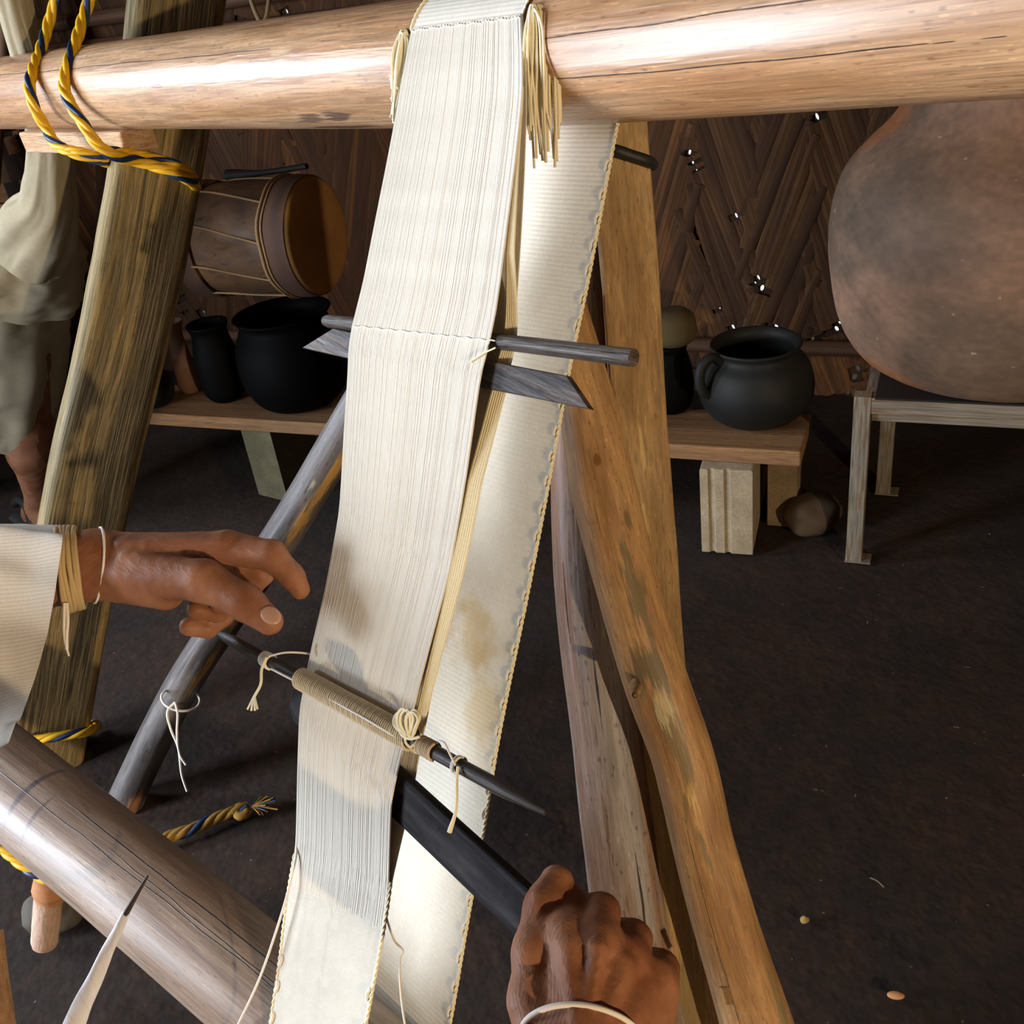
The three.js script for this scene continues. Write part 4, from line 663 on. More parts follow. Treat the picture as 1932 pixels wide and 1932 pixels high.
// metal stand and the big clay jar on it
const steelMat = std({ map: dataTex(128, 128, (u, v) => { const k = 0.75 + 0.4 * (fb(u, v, 10, 10, 71, 4) - 0.4); return mix3([190 * k, 182 * k, 166 * k], [130, 96, 64], 0.6 * sstep(0.58, 0.72, fb(u, v, 8, 8, 73, 4))); }, true), roughness: 0.45, metalness: 0.4 });
const standX = V(0.9, 0, 0.436), standZ = V(0.54, 0, -0.842), standQ = frameQ(standX, V(0, 1, 0)), STAND_H = 0.368;
{
  const c0 = onLevel(1611, 1053), t = thing('metal_stand', 'low welded metal stand with square legs, under the big clay jar', 'stand', c0.clone());
  const SX = 0.78, SZ = 0.40, s0 = 0.031, pos = (x, y, z) => c0.clone().addScaledVector(standX, x).addScaledVector(standZ, z).add(V(0, y, 0));
  for (const [x, z] of [[0, 0], [0, SZ * 0.72], [SX, 0], [SX, SZ * 0.72]]) {
    const l = part(t, 'leg', box(s0, STAND_H, s0, pos(x, STAND_H / 2, z), standQ, 0.002), steelMat);
    part(l, 'foot_plate', box(0.05, 0.003, 0.036, pos(x + 0.008, 0.0015, z), standQ), steelMat);
  }
  part(t, 'front_rail', box(SX - s0, 0.032, 0.028, pos(SX / 2, STAND_H - 0.018, 0), standQ, 0.002), steelMat);
  part(t, 'lower_rail', box(SX - s0, 0.016, 0.02, pos(SX / 2, STAND_H - 0.046, 0.008), standQ, 0.002), steelMat);
  part(t, 'back_rail', box(SX - s0, 0.032, 0.028, pos(SX / 2, STAND_H - 0.018, SZ * 0.72), standQ, 0.002), steelMat);
  for (const x of [0, SX]) part(t, 'side_rail', box(0.028, 0.032, SZ * 0.72 - s0, pos(x, STAND_H - 0.018, SZ * 0.36), standQ, 0.002), steelMat);
  part(t, 'top_sheet', box(SX, 0.004, SZ, pos(SX / 2, STAND_H, SZ * 0.48 - 0.01), standQ), std({ color: hex(0x1c1512), roughness: 0.8 }));
}
{
  const clay = dataTex(1024, 1024, (u, v) => {
    const L = fb(u, v, 5, 4, 801, 4), m = fb(u, v, 24, 20, 802, 4), f = fb(u, v, 140, 120, 803, 2);
    let c = mix3([158, 122, 98], [122, 95, 76], sstep(0.3, 0.7, L * 0.5 + m * 0.5));
    const blot = (cu, cv, ru, rv, col, st) => { let du = Math.abs(u - cu); du = Math.min(du, 1 - du); const d = Math.hypot(du / ru, (v - cv) / rv) + (fb(u, v, 14, 12, 804, 4) - 0.5) * 1.1; c = mix3(c, col, st * (1 - sstep(0.3, 1.0, d))); };
    for (let k = 0; k < 6; k++) blot(hash(k, 1, 5), 0.2 + 0.65 * hash(k, 2, 5), 0.09, 0.12, [90, 76, 62], 0.6);
    for (let k = 0; k < 4; k++) blot(hash(k, 3, 5), 0.15 + 0.5 * hash(k, 4, 5), 0.07, 0.09, [178, 104, 56], 0.7);
    const scr = pn(u * 120, v * 100, 120, 100, 806); if (scr > 0.95 && m > 0.5) c = mix3(c, [196, 170, 140], 0.5);
    const q = 1 + (f - 0.5) * 0.2; return [c[0] * q, c[1] * q, c[2] * q];
  }, true);
  const base = onLevel(1884, 681, STAND_H + 0.003);
  const g = lathe([[0.0, 0.0], [0.14, 0.0], [0.205, 0.008], [0.256, 0.038], [0.292, 0.095], [0.312, 0.18], [0.322, 0.25], [0.318, 0.31], [0.298, 0.37], [0.262, 0.415], [0.222, 0.455], [0.196, 0.50], [0.192, 0.53], [0.206, 0.555], [0.228, 0.575], [0.235, 0.586], [0.226, 0.590], [0.196, 0.556], [0.180, 0.52], [0.205, 0.45], [0.25, 0.38]], base, { seed: 3, wob: 0.012, seg: 128 });
  single('clay_jar', g, std({ map: clay, bumpMap: clay, bumpScale: 0.004, roughness: 0.72 }), 'very large rounded clay jar with smoke stains standing on the metal stand', 'jar');
}
const sootTex = dataTex(512, 512, (u, v) => mix3([40, 40, 36], [20, 20, 20], fb(u, v, 7, 7, 811, 5)), true);
const sootMat = phys({ specularIntensity: 0.4, map: sootTex, bumpMap: sootTex, bumpScale: 0.006, roughness: 0.6 });
const sootDark = phys({ specularIntensity: 0.2, map: sootTex, color: hex(0x3c3a38), bumpMap: sootTex, bumpScale: 0.006, roughness: 0.7 });
{
  const b = onLevel(1426, 788, BENCH_Y), t = thing('cooking_pot', 'squat sooty black pot with one loop handle, on the right end of the bench plank', 'pot', b.clone());
  part(t, 'body', lathe([[0, 0], [0.05, 0.0], [0.085, 0.012], [0.112, 0.045], [0.118, 0.085], [0.105, 0.128], [0.088, 0.146], [0.084, 0.155], [0.092, 0.166], [0.094, 0.171], [0.088, 0.171], [0.078, 0.155], [0.09, 0.13], [0.105, 0.085], [0.08, 0.02], [0, 0.012]], b, { seed: 6, wob: 0.015 }), sootMat);
  const hd = V(-0.94, 0, 0.34), P = []; for (const [r, y] of [[0.084, 0.150], [0.108, 0.166], [0.130, 0.152], [0.136, 0.120], [0.126, 0.094], [0.108, 0.084]]) P.push(b.clone().addScaledVector(hd, r).add(V(0, y, 0)));
  part(t, 'handle', cord(P, 0.0105, { sides: 12 }), sootMat);
}
{
  const b = onLevel(572, 757, BENCH_Y);
  single('cooking_pot', lathe([[0, 0], [0.07, 0.0], [0.105, 0.02], [0.13, 0.07], [0.135, 0.12], [0.128, 0.165], [0.112, 0.20], [0.106, 0.215], [0.116, 0.232], [0.12, 0.236], [0.112, 0.236], [0.095, 0.212], [0.115, 0.165], [0.122, 0.12], [0.09, 0.03], [0, 0.015]], b, { seed: 7, wob: 0.012 }), sootDark, 'big black round cooking pot on the bench plank directly under the drum', 'pot');
  const b2 = onLevel(430, 752, BENCH_Y);
  single('cooking_pot', lathe([[0, 0], [0.03, 0.0], [0.05, 0.02], [0.058, 0.07], [0.056, 0.12], [0.047, 0.16], [0.045, 0.185], [0.052, 0.205], [0.048, 0.207], [0.038, 0.18], [0.048, 0.11], [0.04, 0.03], [0, 0.015]], b2, { seed: 8, wob: 0.012 }), sootDark, 'tall dark pot left of the big black one, below the left end of the drum', 'pot');
  const b3 = onLevel(298, 762, BENCH_Y);
  single('cooking_pot', lathe([[0, 0], [0.03, 0.0], [0.048, 0.018], [0.054, 0.045], [0.048, 0.075], [0.038, 0.088], [0.042, 0.10], [0.038, 0.101], [0.03, 0.088], [0.04, 0.05], [0, 0.015]], b3, { seed: 9, wob: 0.015 }), sootMat, 'small round black pot at the left of the bench, against the squared post', 'pot');
  const b4 = onLevel(362, 738, BENCH_Y);
  single('clay_vase', lathe([[0, 0], [0.02, 0.0], [0.029, 0.02], [0.03, 0.06], [0.024, 0.11], [0.02, 0.15], [0.024, 0.18], [0.03, 0.195], [0.027, 0.196], [0.017, 0.15], [0.02, 0.1], [0, 0.02]], b4, { seed: 10 }), std({ color: hex(0x7a5a46), roughness: 0.8 }), 'slim brown clay vase between the small black pot and the tall dark pot', 'vase');
}
{
  const b5 = onLevel(1268, 772, BENCH_Y);
  single('cooking_pot', lathe([[0, 0], [0.03, 0.0], [0.045, 0.02], [0.05, 0.07], [0.042, 0.12], [0.036, 0.14], [0.04, 0.155], [0.036, 0.156], [0.028, 0.14], [0.04, 0.06], [0, 0.015]], b5, { seed: 11 }), sootDark, 'narrow black pot hard against the plank post, with a yellowish bundle on top', 'pot');
  const bg = lathe([[0, 0], [0.03, 0.002], [0.044, 0.018], [0.046, 0.04], [0.043, 0.062], [0.025, 0.074], [0, 0.076]], b5.clone().add(V(0.008, 0.154, 0)), { seed: 12, wob: 0.22 });
  single('cloth_bundle', bg, std({ color: hex(0x4c4022), roughness: 0.9 }), 'small yellowish cloth bundle on the narrow black pot beside the plank post', 'bundle');
}
// drum
{
  const A = onT(392, 452, -1.94), E = onT(602, 445, -1.945), T = E.clone().sub(A), L = T.length(); T.normalize();
  const t = thing('drum', 'old wooden drum with a tan skin head and cord lacing, lying above the black pots', 'drum', A.clone().lerp(E, 0.5));
  const R0 = 0.125, side = V(0, 1, 0).addScaledVector(T, -T.y).normalize();
  const circ = (r) => (tt, j, s) => { const k = typeof r === 'function' ? r(s) : r; return [Math.cos(j * 6.2832) * k, Math.sin(j * 6.2832) * k]; };
  const Pt = (k) => A.clone().addScaledVector(T, k * L);
  const drumWood = woodMaterial({ seed: 611, W: 512, H: 256, base: [112, 78, 42], alt: [88, 60, 34], dark: [44, 28, 16], fu: 14, fv: 2, fine: 50, rough: 0.7, bump: 0.001 });
  part(t, 'shell', sweep([Pt(-0.06), Pt(0.25), Pt(0.6), Pt(0.97)], circ((s) => R0 * (0.94 + 0.10 * Math.sin(s * 3.1))), { nU: 64, nV: 24, face: side }), drumWood);
  const headMat = std({ map: dataTex(256, 256, (u, v) => mix3([176, 128, 66], [132, 92, 46], fb(u, v, 5, 5, 621, 4)), true), roughness: 0.95 });
  const dq = new THREE.Quaternion().setFromUnitVectors(V(0, 1, 0), T);
  const head = new THREE.LatheGeometry([[0.0005, 0.006], [0.05, 0.006], [0.1, 0.005], [0.118, 0.003], [0.126, -0.001], [0.131, -0.010]].map(([r, y]) => new THREE.Vector2(r, y)), 64); head.applyQuaternion(dq); { const c = Pt(1.0); head.translate(c.x, c.y, c.z); }
  { const p = head.attributes.position, uv = head.attributes.uv, ax = side.clone().cross(T); for (let i = 0; i < p.count; i++) { const q = V(p.getX(i), p.getY(i), p.getZ(i)).sub(Pt(1)); uv.setXY(i, 0.5 + q.dot(side) * 3, 0.5 + q.dot(ax) * 3); } }
  part(t, 'drum_head', head, headMat);
  const hoopMat = std({ map: dataTex(128, 32, (u, v) => mix3([96, 64, 42], [60, 38, 26], fb(u, v, 10, 3, 631, 3)), true), roughness: 0.8 });
  for (const k of [0.86, 0.03]) part(t, 'hoop', sweep([Pt(k - 0.075), Pt(k), Pt(k + 0.115)], (tt, j, s) => { const r = R0 * 1.055 + 0.003 * Math.sin(s * 3.14); return [Math.cos(j * 6.2832) * r, Math.sin(j * 6.2832) * r]; }, { nU: 64, nV: 6, face: side }), hoopMat);
  const ring = (k, r, th) => { const P = [], ax = side.clone().cross(T); for (let i = 0; i < 48; i++) { const a = i / 48 * 6.2832; P.push(Pt(k + 0.006 * Math.sin(a * 7)).addScaledVector(side, Math.cos(a) * r).addScaledVector(ax, Math.sin(a) * r)); } return cord(P, th, { closed: true, sides: 6, seg: 144 }); };
  const laceMat = std({ color: hex(0x9a7850), roughness: 0.85 });
  part(t, 'cord_ring', ring(0.77, R0 * 1.07, 0.0045), laceMat); part(t, 'cord_ring', ring(0.80, R0 * 1.065, 0.003), laceMat);
  const ax = side.clone().cross(T), surf = (k, a, r = R0 * 1.045) => Pt(k).addScaledVector(side, Math.cos(a) * r).addScaledVector(ax, Math.sin(a) * r);
  const N = 9; for (let i = 0; i < N; i++) { const a = i / N * 6.2832, d = 6.2832 / N; part(t, 'lacing', cord([surf(0.76, a), surf(0.5, a + d * 0.22), surf(0.26, a + d * 0.42), surf(0.05, a + d * 0.5)], 0.0026), laceMat); }
  single('drum_stick', cord([surf(0.98, 0.15, R0 * 1.20), surf(0.6, 0.28, R0 * 1.14), surf(0.22, 0.35, R0 * 1.13)], (k) => 0.0065 + 0.008 * sstep(0.55, 1, k), { sides: 10 }), std({ color: hex(0x1d1712), roughness: 0.7 }), 'dark drumstick lying on top of the old drum', 'drumstick');
}
// things hanging at the top left
{
  const bagTex = dataTex(256, 256, (u, v) => {
    const row = Math.floor(v * 9), st = Math.floor(u * 14 + (row % 2) * 0.5), dark = [44, 28, 22], tan = [150, 104, 66];
    let c = (st + row) % 2 ? dark : tan; if (row % 3 === 0) c = st % 2 ? [96, 70, 40] : [60, 40, 28];
    return mix3(c, [c[0] * 0.7, c[1] * 0.7, c[2] * 0.7], fb(u, v, 60, 60, 641, 2));
  }, true);
  const b = onT(52, 428, -2.2), t = thing('knitted_bag', 'knitted shoulder bag in brown and tan checks hanging behind the pale sleeve', 'bag', b.clone());
  part(t, 'sack', lathe([[0, 0], [0.05, 0.005], [0.085, 0.05], [0.092, 0.12], [0.085, 0.2], [0.078, 0.25], [0.072, 0.25], [0.08, 0.18], [0.07, 0.05], [0, 0.02]], b, { seed: 15, wob: 0.05 }), std({ map: bagTex, bumpMap: bagTex, bumpScale: 0.001, roughness: 0.95 }));
  part(t, 'strap', cord([b.clone().add(V(-0.075, 0.24, 0)), b.clone().add(V(-0.05, 0.45, -0.03)), b.clone().add(V(0, 0.68, -0.06)), b.clone().add(V(0.05, 0.45, -0.03)), b.clone().add(V(0.072, 0.24, 0))], 0.008, { sides: 8 }), std({ map: bagTex, roughness: 0.95 }));
  const skein = (px, py, col, label) => {
    const p0 = onT(px, py, -2.4), gs = [], R = rng(px); for (let i = 0; i < 14; i++) { const dx = (R() - 0.5) * 0.024, dz = (R() - 0.5) * 0.016; gs.push(cord([p0.clone().add(V(dx * 0.4, 0.16, 0)), p0.clone().add(V(dx, 0.07, dz)), p0.clone().add(V(dx * 1.1, -0.08 - R() * 0.03, dz))], 0.0035, { sides: 6 })); }
    single('yarn_skein', merge(gs), std({ color: hex(col), roughness: 0.9 }), label, 'yarn');
  };
  skein(46, 78, 0x7d7420, 'olive-yellow hank of yarn hanging above the left end of the top beam');
  skein(60, 88, 0x3a1238, 'purple hank of yarn hanging above the left end of the top beam');
  single('pole', cord([onT(12, -90, -2.02), onT(8, 60, -2.0), onT(-9, 300, -1.98), onT(-62, 1040, -1.95)], 0.016, { sides: 14 }), woodMaterial({ seed: 651, W: 64, H: 256, base: [128, 88, 48], alt: [104, 70, 40], dark: [60, 40, 24], fu: 6, fv: 4, fine: 20 }), 'thin brown upright pole at the extreme left edge, behind the ropes', 'pole');
  const strapMat = std({ color: hex(0x9a8460), roughness: 0.9 }), p = at(492, 36, 2.5);
  single('hanging_strap', cord([at(462, -70, 2.52), at(474, 0, 2.5), at(486, 32, 2.49), at(494, 46, 2.485), at(502, 34, 2.49), at(508, 0, 2.5), at(512, -70, 2.52)], 0.006, { sides: 8 }), strapMat, 'tan loop of strap hanging near the back wall above the drum', 'strap');
}
// the bulb
{
  const t = thing('hanging_bulb', 'bare warm light bulb hanging on a black flex behind the camera', 'lamp', BULB.clone());
  const gl = new THREE.SphereGeometry(0.03, 24, 16).translate(BULB.x, BULB.y, BULB.z);
  part(t, 'bulb', gl, std({ color: hex(0xfff0d8), emissive: new THREE.Color(1.0, 0.74, 0.44), emissiveIntensity: 6 }));
  part(t, 'socket', cord([BULB.clone().add(V(0, 0.024, 0)), BULB.clone().add(V(0, 0.075, 0))], 0.017, { sides: 16 }), std({ color: hex(0x181818) }));
  part(t, 'flex', cord([BULB.clone().add(V(0, 0.07, 0)), V(BULB.x + 0.01, 1.9, BULB.z), V(BULB.x, CEIL - 0.01, BULB.z)], 0.004), std({ color: hex(0x181818) }));
}
// low stool of the weaver, out of the picture at left
{
  const c = V(-0.65, 0, -0.05), t = thing('low_stool', 'low four-legged wooden stool that the weaver sits on', 'stool', c.clone());
  part(t, 'seat', box(0.30, 0.03, 0.24, V(c.x, 0.145, c.z), ROOM_Q, 0.006), boardMat);
  for (const [a, b] of [[1, 1], [1, -1], [-1, 1], [-1, -1]]) { const q = c.clone().addScaledVector(ES, a * 0.11).addScaledVector(ET, b * 0.085); part(t, 'leg', cord([V(q.x + a * 0.015, 0, q.z + b * 0.01), V(q.x, 0.132, q.z)], (k) => 0.013 + 0.003 * k, { sides: 12 }), boardMat); }
}
// small litter on the floor
{
  const seedG = new THREE.SphereGeometry(1, 20, 12).scale(0.0105, 0.004, 0.0055).rotateY(-0.25); const c = onLevel(1690, 1878, 0.005); seedG.translate(c.x, c.y, c.z);
  single('seed', seedG, std({ color: hex(0xc08a5a), roughness: 0.6 }), 'small pinkish oval seed on the bare floor at lower right', 'seed');
  single('pebble', rock(1518, 1735, 0.004, 0.006, 1, 0.9, 0.8, 17), std({ color: hex(0xa08a50), roughness: 0.8 }), 'tiny yellowish pebble on the floor right of the tan leaning log', 'pebble');
  single('twig', cord([onLevel(1642, 1656, 0.003), onLevel(1655, 1662, 0.005), onLevel(1668, 1674, 0.003)], 0.0011), std({ color: hex(0x7a624a) }), 'tiny curved twig on the floor at right, above the seed', 'twig');
}
// stick wrapped in white, pointing up at the bottom log, and a sliver of pale wood in the corner
{
  const tip = at(279, 1652, 0.955), a = at(238, 1722, 0.93), b = at(190, 1822, 0.885), c = at(134, 1945, 0.84), d = at(84, 2060, 0.80);
  const t = thing('wrapped_stick', 'tapered stick wrapped in white paper, its dark bare tip against the bottom beam', 'stick', c.clone());
  part(t, 'bare_tip', cord([tip, tip.clone().lerp(a, 0.5), a.clone().lerp(b, 0.08)], (k) => 0.0012 + 0.0018 * k, { sides: 10 }), std({ color: hex(0x3a2e28), roughness: 0.5 }));
  const wr = dataTex(128, 256, (u, v) => { const s = Math.abs(((u * 2 + v * 9) % 1) - 0.5); return s < 0.04 ? [232, 226, 222] : mix3([250, 246, 244], [232, 226, 226], fb(u, v, 6, 10, 661, 3)); }, true);
  part(t, 'white_wrapping', sweep([a, b, c, d], (tt, j, s) => { const r = lerp(0.0035, 0.0108, Math.min(1, s * 1.15)) * (1 + 0.06 * Math.sin(j * 6.2832 * 3 + s * 20)); return [Math.cos(j * 6.2832) * r, Math.sin(j * 6.2832) * r * 0.75]; }, { nU: 24, nV: 70, face: CAM.clone().sub(b).normalize() }), std({ map: wr, roughness: 0.8 }));
  single('stool', sweep([at(-20, 1760, 0.86), at(-10, 1850, 0.85), at(2, 1930, 0.84), at(16, 2010, 0.83)], rectSection(0.022, 0.016, 0.003), { nU: 24, nV: 20, face: CAM.clone().sub(at(0, 1850, 0.85)).normalize() }), boardMat, 'sliver of a tan wooden stool at the very bottom of the left picture edge', 'stool');
}

// ---------------------------------------------------------------- people
// bones: [ax,ay,az, bx,by,bz, ra, rb, k]: tapered capsules joined by a smooth minimum
const bone = (a, b, ra, rb, k = 0.008) => ({ a, b, ra, rb, k, d: b.clone().sub(a), l2: Math.max(1e-9, b.distanceToSquared(a)) });
function field(bones, x, y, z) {
  let m = 9;
  for (const q of bones) {
    const px = x - q.a.x, py = y - q.a.y, pz = z - q.a.z, t = clamp((px * q.d.x + py * q.d.y + pz * q.d.z) / q.l2);
    const dx = px - q.d.x * t, dy = py - q.d.y * t, dz = pz - q.d.z * t, d = Math.sqrt(dx * dx + dy * dy + dz * dz) - lerp(q.ra, q.rb, t);
    if (q.neg) { const h = Math.max(q.k - Math.abs(-d - m), 0) / q.k; m = Math.max(m, -d) + h * h * q.k * 0.25; }
    else { const h = Math.max(q.k - Math.abs(d - m), 0) / q.k; m = Math.min(m, d) - h * h * q.k * 0.25; }
  }
  return m;
}
function fleshGeometry(bones, center, size, cell, detail = 0) {
  const res = Math.ceil(size / cell), mc = new MarchingCubes(res, new THREE.MeshBasicMaterial(), false, false, 400000); mc.isolation = 0;
  const half = res / 2;
  for (let z = 0; z < res; z++) for (let y = 0; y < res; y++) for (let x = 0; x < res; x++) {
    const wx = center.x + (x - half) / half * size / 2, wy = center.y + (y - half) / half * size / 2, wz = center.z + (z - half) / half * size / 2;
    let d = field(bones, wx, wy, wz); if (detail && Math.abs(d) < 0.01) d += detail * (n3(wx * 160, wy * 160, wz * 160, 3) - 0.5) + detail * 0.7 * (n3(wx * 420, wy * 420, wz * 420, 5) - 0.5);
    mc.field[x + y * res + z * res * res] = -d;
  }
  mc.update();
  let g = new THREE.BufferGeometry(); const n = mc.count;
  const pos = new Float32Array(n * 3); for (let i = 0; i < n * 3; i++) pos[i] = mc.positionArray[i] * size / 2;
  for (let i = 0; i < n; i++) { pos[3 * i] += center.x; pos[3 * i + 1] += center.y; pos[3 * i + 2] += center.z; }
  g.setAttribute('position', new THREE.BufferAttribute(pos, 3)); g = mergeVertices(g, 1e-5); g.computeVertexNormals();
  return g;
}
function skinColours(g, marks = [], dim = 1) {                       // blotchy brown skin; knuckles and creases redder and darker
  const p = g.attributes.position, n = p.count, c = new Float32Array(n * 3), uv = new Float32Array(n * 2);
  for (let i = 0; i < n; i++) {
    const x = p.getX(i), y = p.getY(i), z = p.getZ(i), a = n3(x * 45 + 60, y * 45 + 60, z * 45 + 60, 7), b = n3(x * 190 + 60, y * 190 + 60, z * 190 + 60, 8);
    let q = mix3([0.36, 0.158, 0.082], [0.27, 0.105, 0.05], sstep(0.25, 0.75, a)); q = q.map((v) => v * (0.9 + 0.25 * (b - 0.4)));
    for (const [m, r, col, s] of marks) { const d = Math.hypot(x - m.x, y - m.y, z - m.z) / r; if (d < 1) q = mix3(q, col, s * (1 - d) * (0.6 + 0.8 * b)); }
    c[3 * i] = q[0] * dim; c[3 * i + 1] = q[1] * dim; c[3 * i + 2] = q[2] * dim; uv[2 * i] = (x + z * 0.6) * 14; uv[2 * i + 1] = (y + z * 0.5) * 14;
  }
  g.setAttribute('color', new THREE.BufferAttribute(c, 3)); g.setAttribute('uv', new THREE.BufferAttribute(uv, 2)); return g;
}
const skinBump = dataTex(512, 512, (u, v) => { const w = fb(u, v, 30, 30, 901, 3); return clamp(0.5 + 0.3 * Math.sin(v * 6.2832 * 38 + 5 * w + 3 * fb(u, v, 12, 12, 902, 2)) * (0.4 + 0.6 * w) + 0.4 * (fb(u, v, 90, 90, 903, 2) - 0.5)); });
const skinMat = phys({ vertexColors: true, bumpMap: skinBump, bumpScale: 0.00022, roughness: 0.52, specularIntensity: 0.5 });
const nailMat = phys({ color: new THREE.Color(0.52, 0.30, 0.22), roughness: 0.35 });
const sleeveMap = dataTex(512, 512, (u, v) => { const k = 0.95 + 0.03 * Math.sin(u * 6.2832 * 60) + 0.03 * Math.sin(v * 6.2832 * 60) + 0.05 * (fb(u, v, 90, 90, 911, 2) - 0.5); return [244 * k, 238 * k, 226 * k]; }, true);
const sleeveMat = std({ map: sleeveMap, bumpMap: sleeveMap, bumpScale: 0.0012, roughness: 0.95 });
const p3 = (a) => at(a[0], a[1], a[2]);
function chain(list, k = 0.006) { const o = []; for (let i = 1; i < list.length; i++) o.push(bone(p3(list[i - 1]), p3(list[i]), list[i - 1][3], list[i][3], k)); return o; }
function ringRound(c, axis, r1, r2, th, tilt = 0, wob = 0, seed = 1) {
  const T = axis.clone().normalize(), view = CAM.clone().sub(c).normalize(), X = view.clone().cross(T).normalize(), Y = T.clone().cross(X), P = [];
  for (let i = 0; i < 32; i++) { const a = i / 32 * 6.2832; P.push(c.clone().addScaledVector(X, Math.cos(a) * r1).addScaledVector(Y, Math.sin(a) * r2).addScaledVector(T, tilt * Math.cos(a) + wob * (pn(i / 4, seed, 8, 99, seed) - 0.5))); }
  return cord(P, th, { closed: true, sides: 6, seg: 96 });
}
{
  const weaver = thing('person', 'weaver with brown hands at the warp and the black sword, wearing a wide white sleeve', 'person', at(520, 1932, 0.75));
  // left hand and forearm
  const Wl = [178, 1066, 0.905, 0.0300];
  const L = [
    ...chain([[-330, 1200, 0.95, 0.043], [0, 1092, 0.925, 0.036], Wl], 0.02),
    bone(p3(Wl), p3([425, 1036, 0.888]), 0.027, 0.0165, 0.012), bone(p3(Wl), p3([420, 1050, 0.915]), 0.026, 0.0155, 0.012), bone(p3(Wl), p3([405, 1068, 0.938]), 0.024, 0.0145, 0.012), bone(p3(Wl), p3([385, 1085, 0.955]), 0.022, 0.013, 0.012),
    ...chain([[228, 1098, 0.892, 0.018], [312, 1116, 0.885, 0.0165]], 0.014),
    ...chain([[430, 1034, 0.886, 0.0155], [512, 1048, 0.872, 0.0132], [550, 1086, 0.872, 0.0104], [566, 1112, 0.876, 0.0088]], 0.005),
    ...chain([[255, 1082, 0.885, 0.022], [385, 1096, 0.855, 0.0170], [462, 1136, 0.842, 0.0142], [508, 1172, 0.838, 0.0118]], 0.009),
    ...chain([[420, 1050, 0.916, 0.0145], [492, 1082, 0.918, 0.0115], [455, 1128, 0.922, 0.0105], [415, 1140, 0.92, 0.009]], 0.004),
    ...chain([[405, 1068, 0.938, 0.0135], [455, 1118, 0.938, 0.0115], [410, 1152, 0.932, 0.0105], [372, 1150, 0.925, 0.0095]], 0.004),
    ...chain([[385, 1085, 0.955, 0.012], [420, 1160, 0.952, 0.0105], [392, 1184, 0.942, 0.0098], [357, 1182, 0.935, 0.0090]], 0.004),
    bone(p3([230, 1030, 0.882]), p3([418, 1022, 0.872]), 0.0035, 0.0045, 0.012), bone(p3([240, 1055, 0.872]), p3([380, 1080, 0.845]), 0.003, 0.0045, 0.010),
  ];
  const c1 = p3([340, 1090, 0.90]), gl = fleshGeometry(L, c1, 0.30, 0.0027, 0.0007);
  // right fist on the sword
  const f = [[1105, 1992, 0.615, 0.0305]];
  const fing = (m, pip, dip, tip) => chain([[...m, 0.0142], [...pip, 0.0122], [...dip, 0.0112], [...tip, 0.0095]], 0.0045);
  const Rr = [
    ...chain([[1090, 2560, 0.445, 0.043], [1118, 2250, 0.53, 0.036], f[0]], 0.02),
    bone(p3(f[0]), p3([1068, 1775, 0.642]), 0.029, 0.0165, 0.012), bone(p3(f[0]), p3([1126, 1785, 0.638]), 0.029, 0.0165, 0.012), bone(p3(f[0]), p3([1178, 1815, 0.642]), 0.028, 0.0155, 0.012), bone(p3([1160, 1990, 0.62]), p3([1226, 1852, 0.65]), 0.026, 0.0145, 0.012),
    bone(p3([1205, 1950, 0.64]), p3([1238, 1870, 0.655]), 0.021, 0.015, 0.012),
    ...fing([1068, 1772, 0.638], [1078, 1712, 0.668], [1072, 1716, 0.702], [1050, 1760, 0.715]),
    ...fing([1126, 1778, 0.634], [1134, 1722, 0.662], [1122, 1718, 0.700], [1088, 1778, 0.718]),
    ...fing([1180, 1810, 0.64], [1194, 1772, 0.664], [1180, 1766, 0.702], [1130, 1812, 0.72]),
    ...fing([1228, 1848, 0.65], [1246, 1830, 0.668], [1232, 1822, 0.702], [1180, 1850, 0.72]),
    ...chain([[1040, 1960, 0.622, 0.024], [1010, 1888, 0.632, 0.0165], [1007, 1795, 0.642, 0.0130], [1026, 1708, 0.662, 0.0120], [1050, 1664, 0.675, 0.0112]], 0.007),
    ...[[1072, 1790, 0.622, 1085, 1940], [1128, 1790, 0.617, 1105, 1950], [1176, 1822, 0.622, 1130, 1955], [1222, 1862, 0.634, 1155, 1965]].map(([x, y, d, X, Y]) => bone(p3([x, y, d]), p3([X, Y, 0.587]), 0.0046, 0.0025, 0.011)),
  ];
  const gr = fleshGeometry(Rr, p3([1125, 1850, 0.65]), 0.24, 0.0026, 0.0008);
  // the rest of the weaver, seated to the left of the camera and out of the picture, on a coarser grid
  const elL = p3([-330, 1200, 0.95]), elR = V(-0.045, 0.69, -0.135), shL = V(-0.60, 0.80, -0.43), shR = V(-0.335, 0.81, -0.09), hip = V(-0.64, 0.33, -0.06), chest = V(-0.535, 0.65, -0.19), neck = V(-0.495, 0.86, -0.235), head = V(-0.465, 0.995, -0.265);
  const hf = V(0.80, -0.24, -0.55).normalize(), hr = hf.clone().cross(V(0, 1, 0)).normalize(), hu = hr.clone().cross(hf), H = (f, u, r) => head.clone().addScaledVector(hf, f).addScaledVector(hu, u).addScaledVector(hr, r);
  const knL = V(-0.94, 0.33, -0.36), anL = V(-1.02, 0.07, -0.18), knR = V(-0.42, 0.33, 0.27), anR = V(-0.52, 0.07, 0.45);
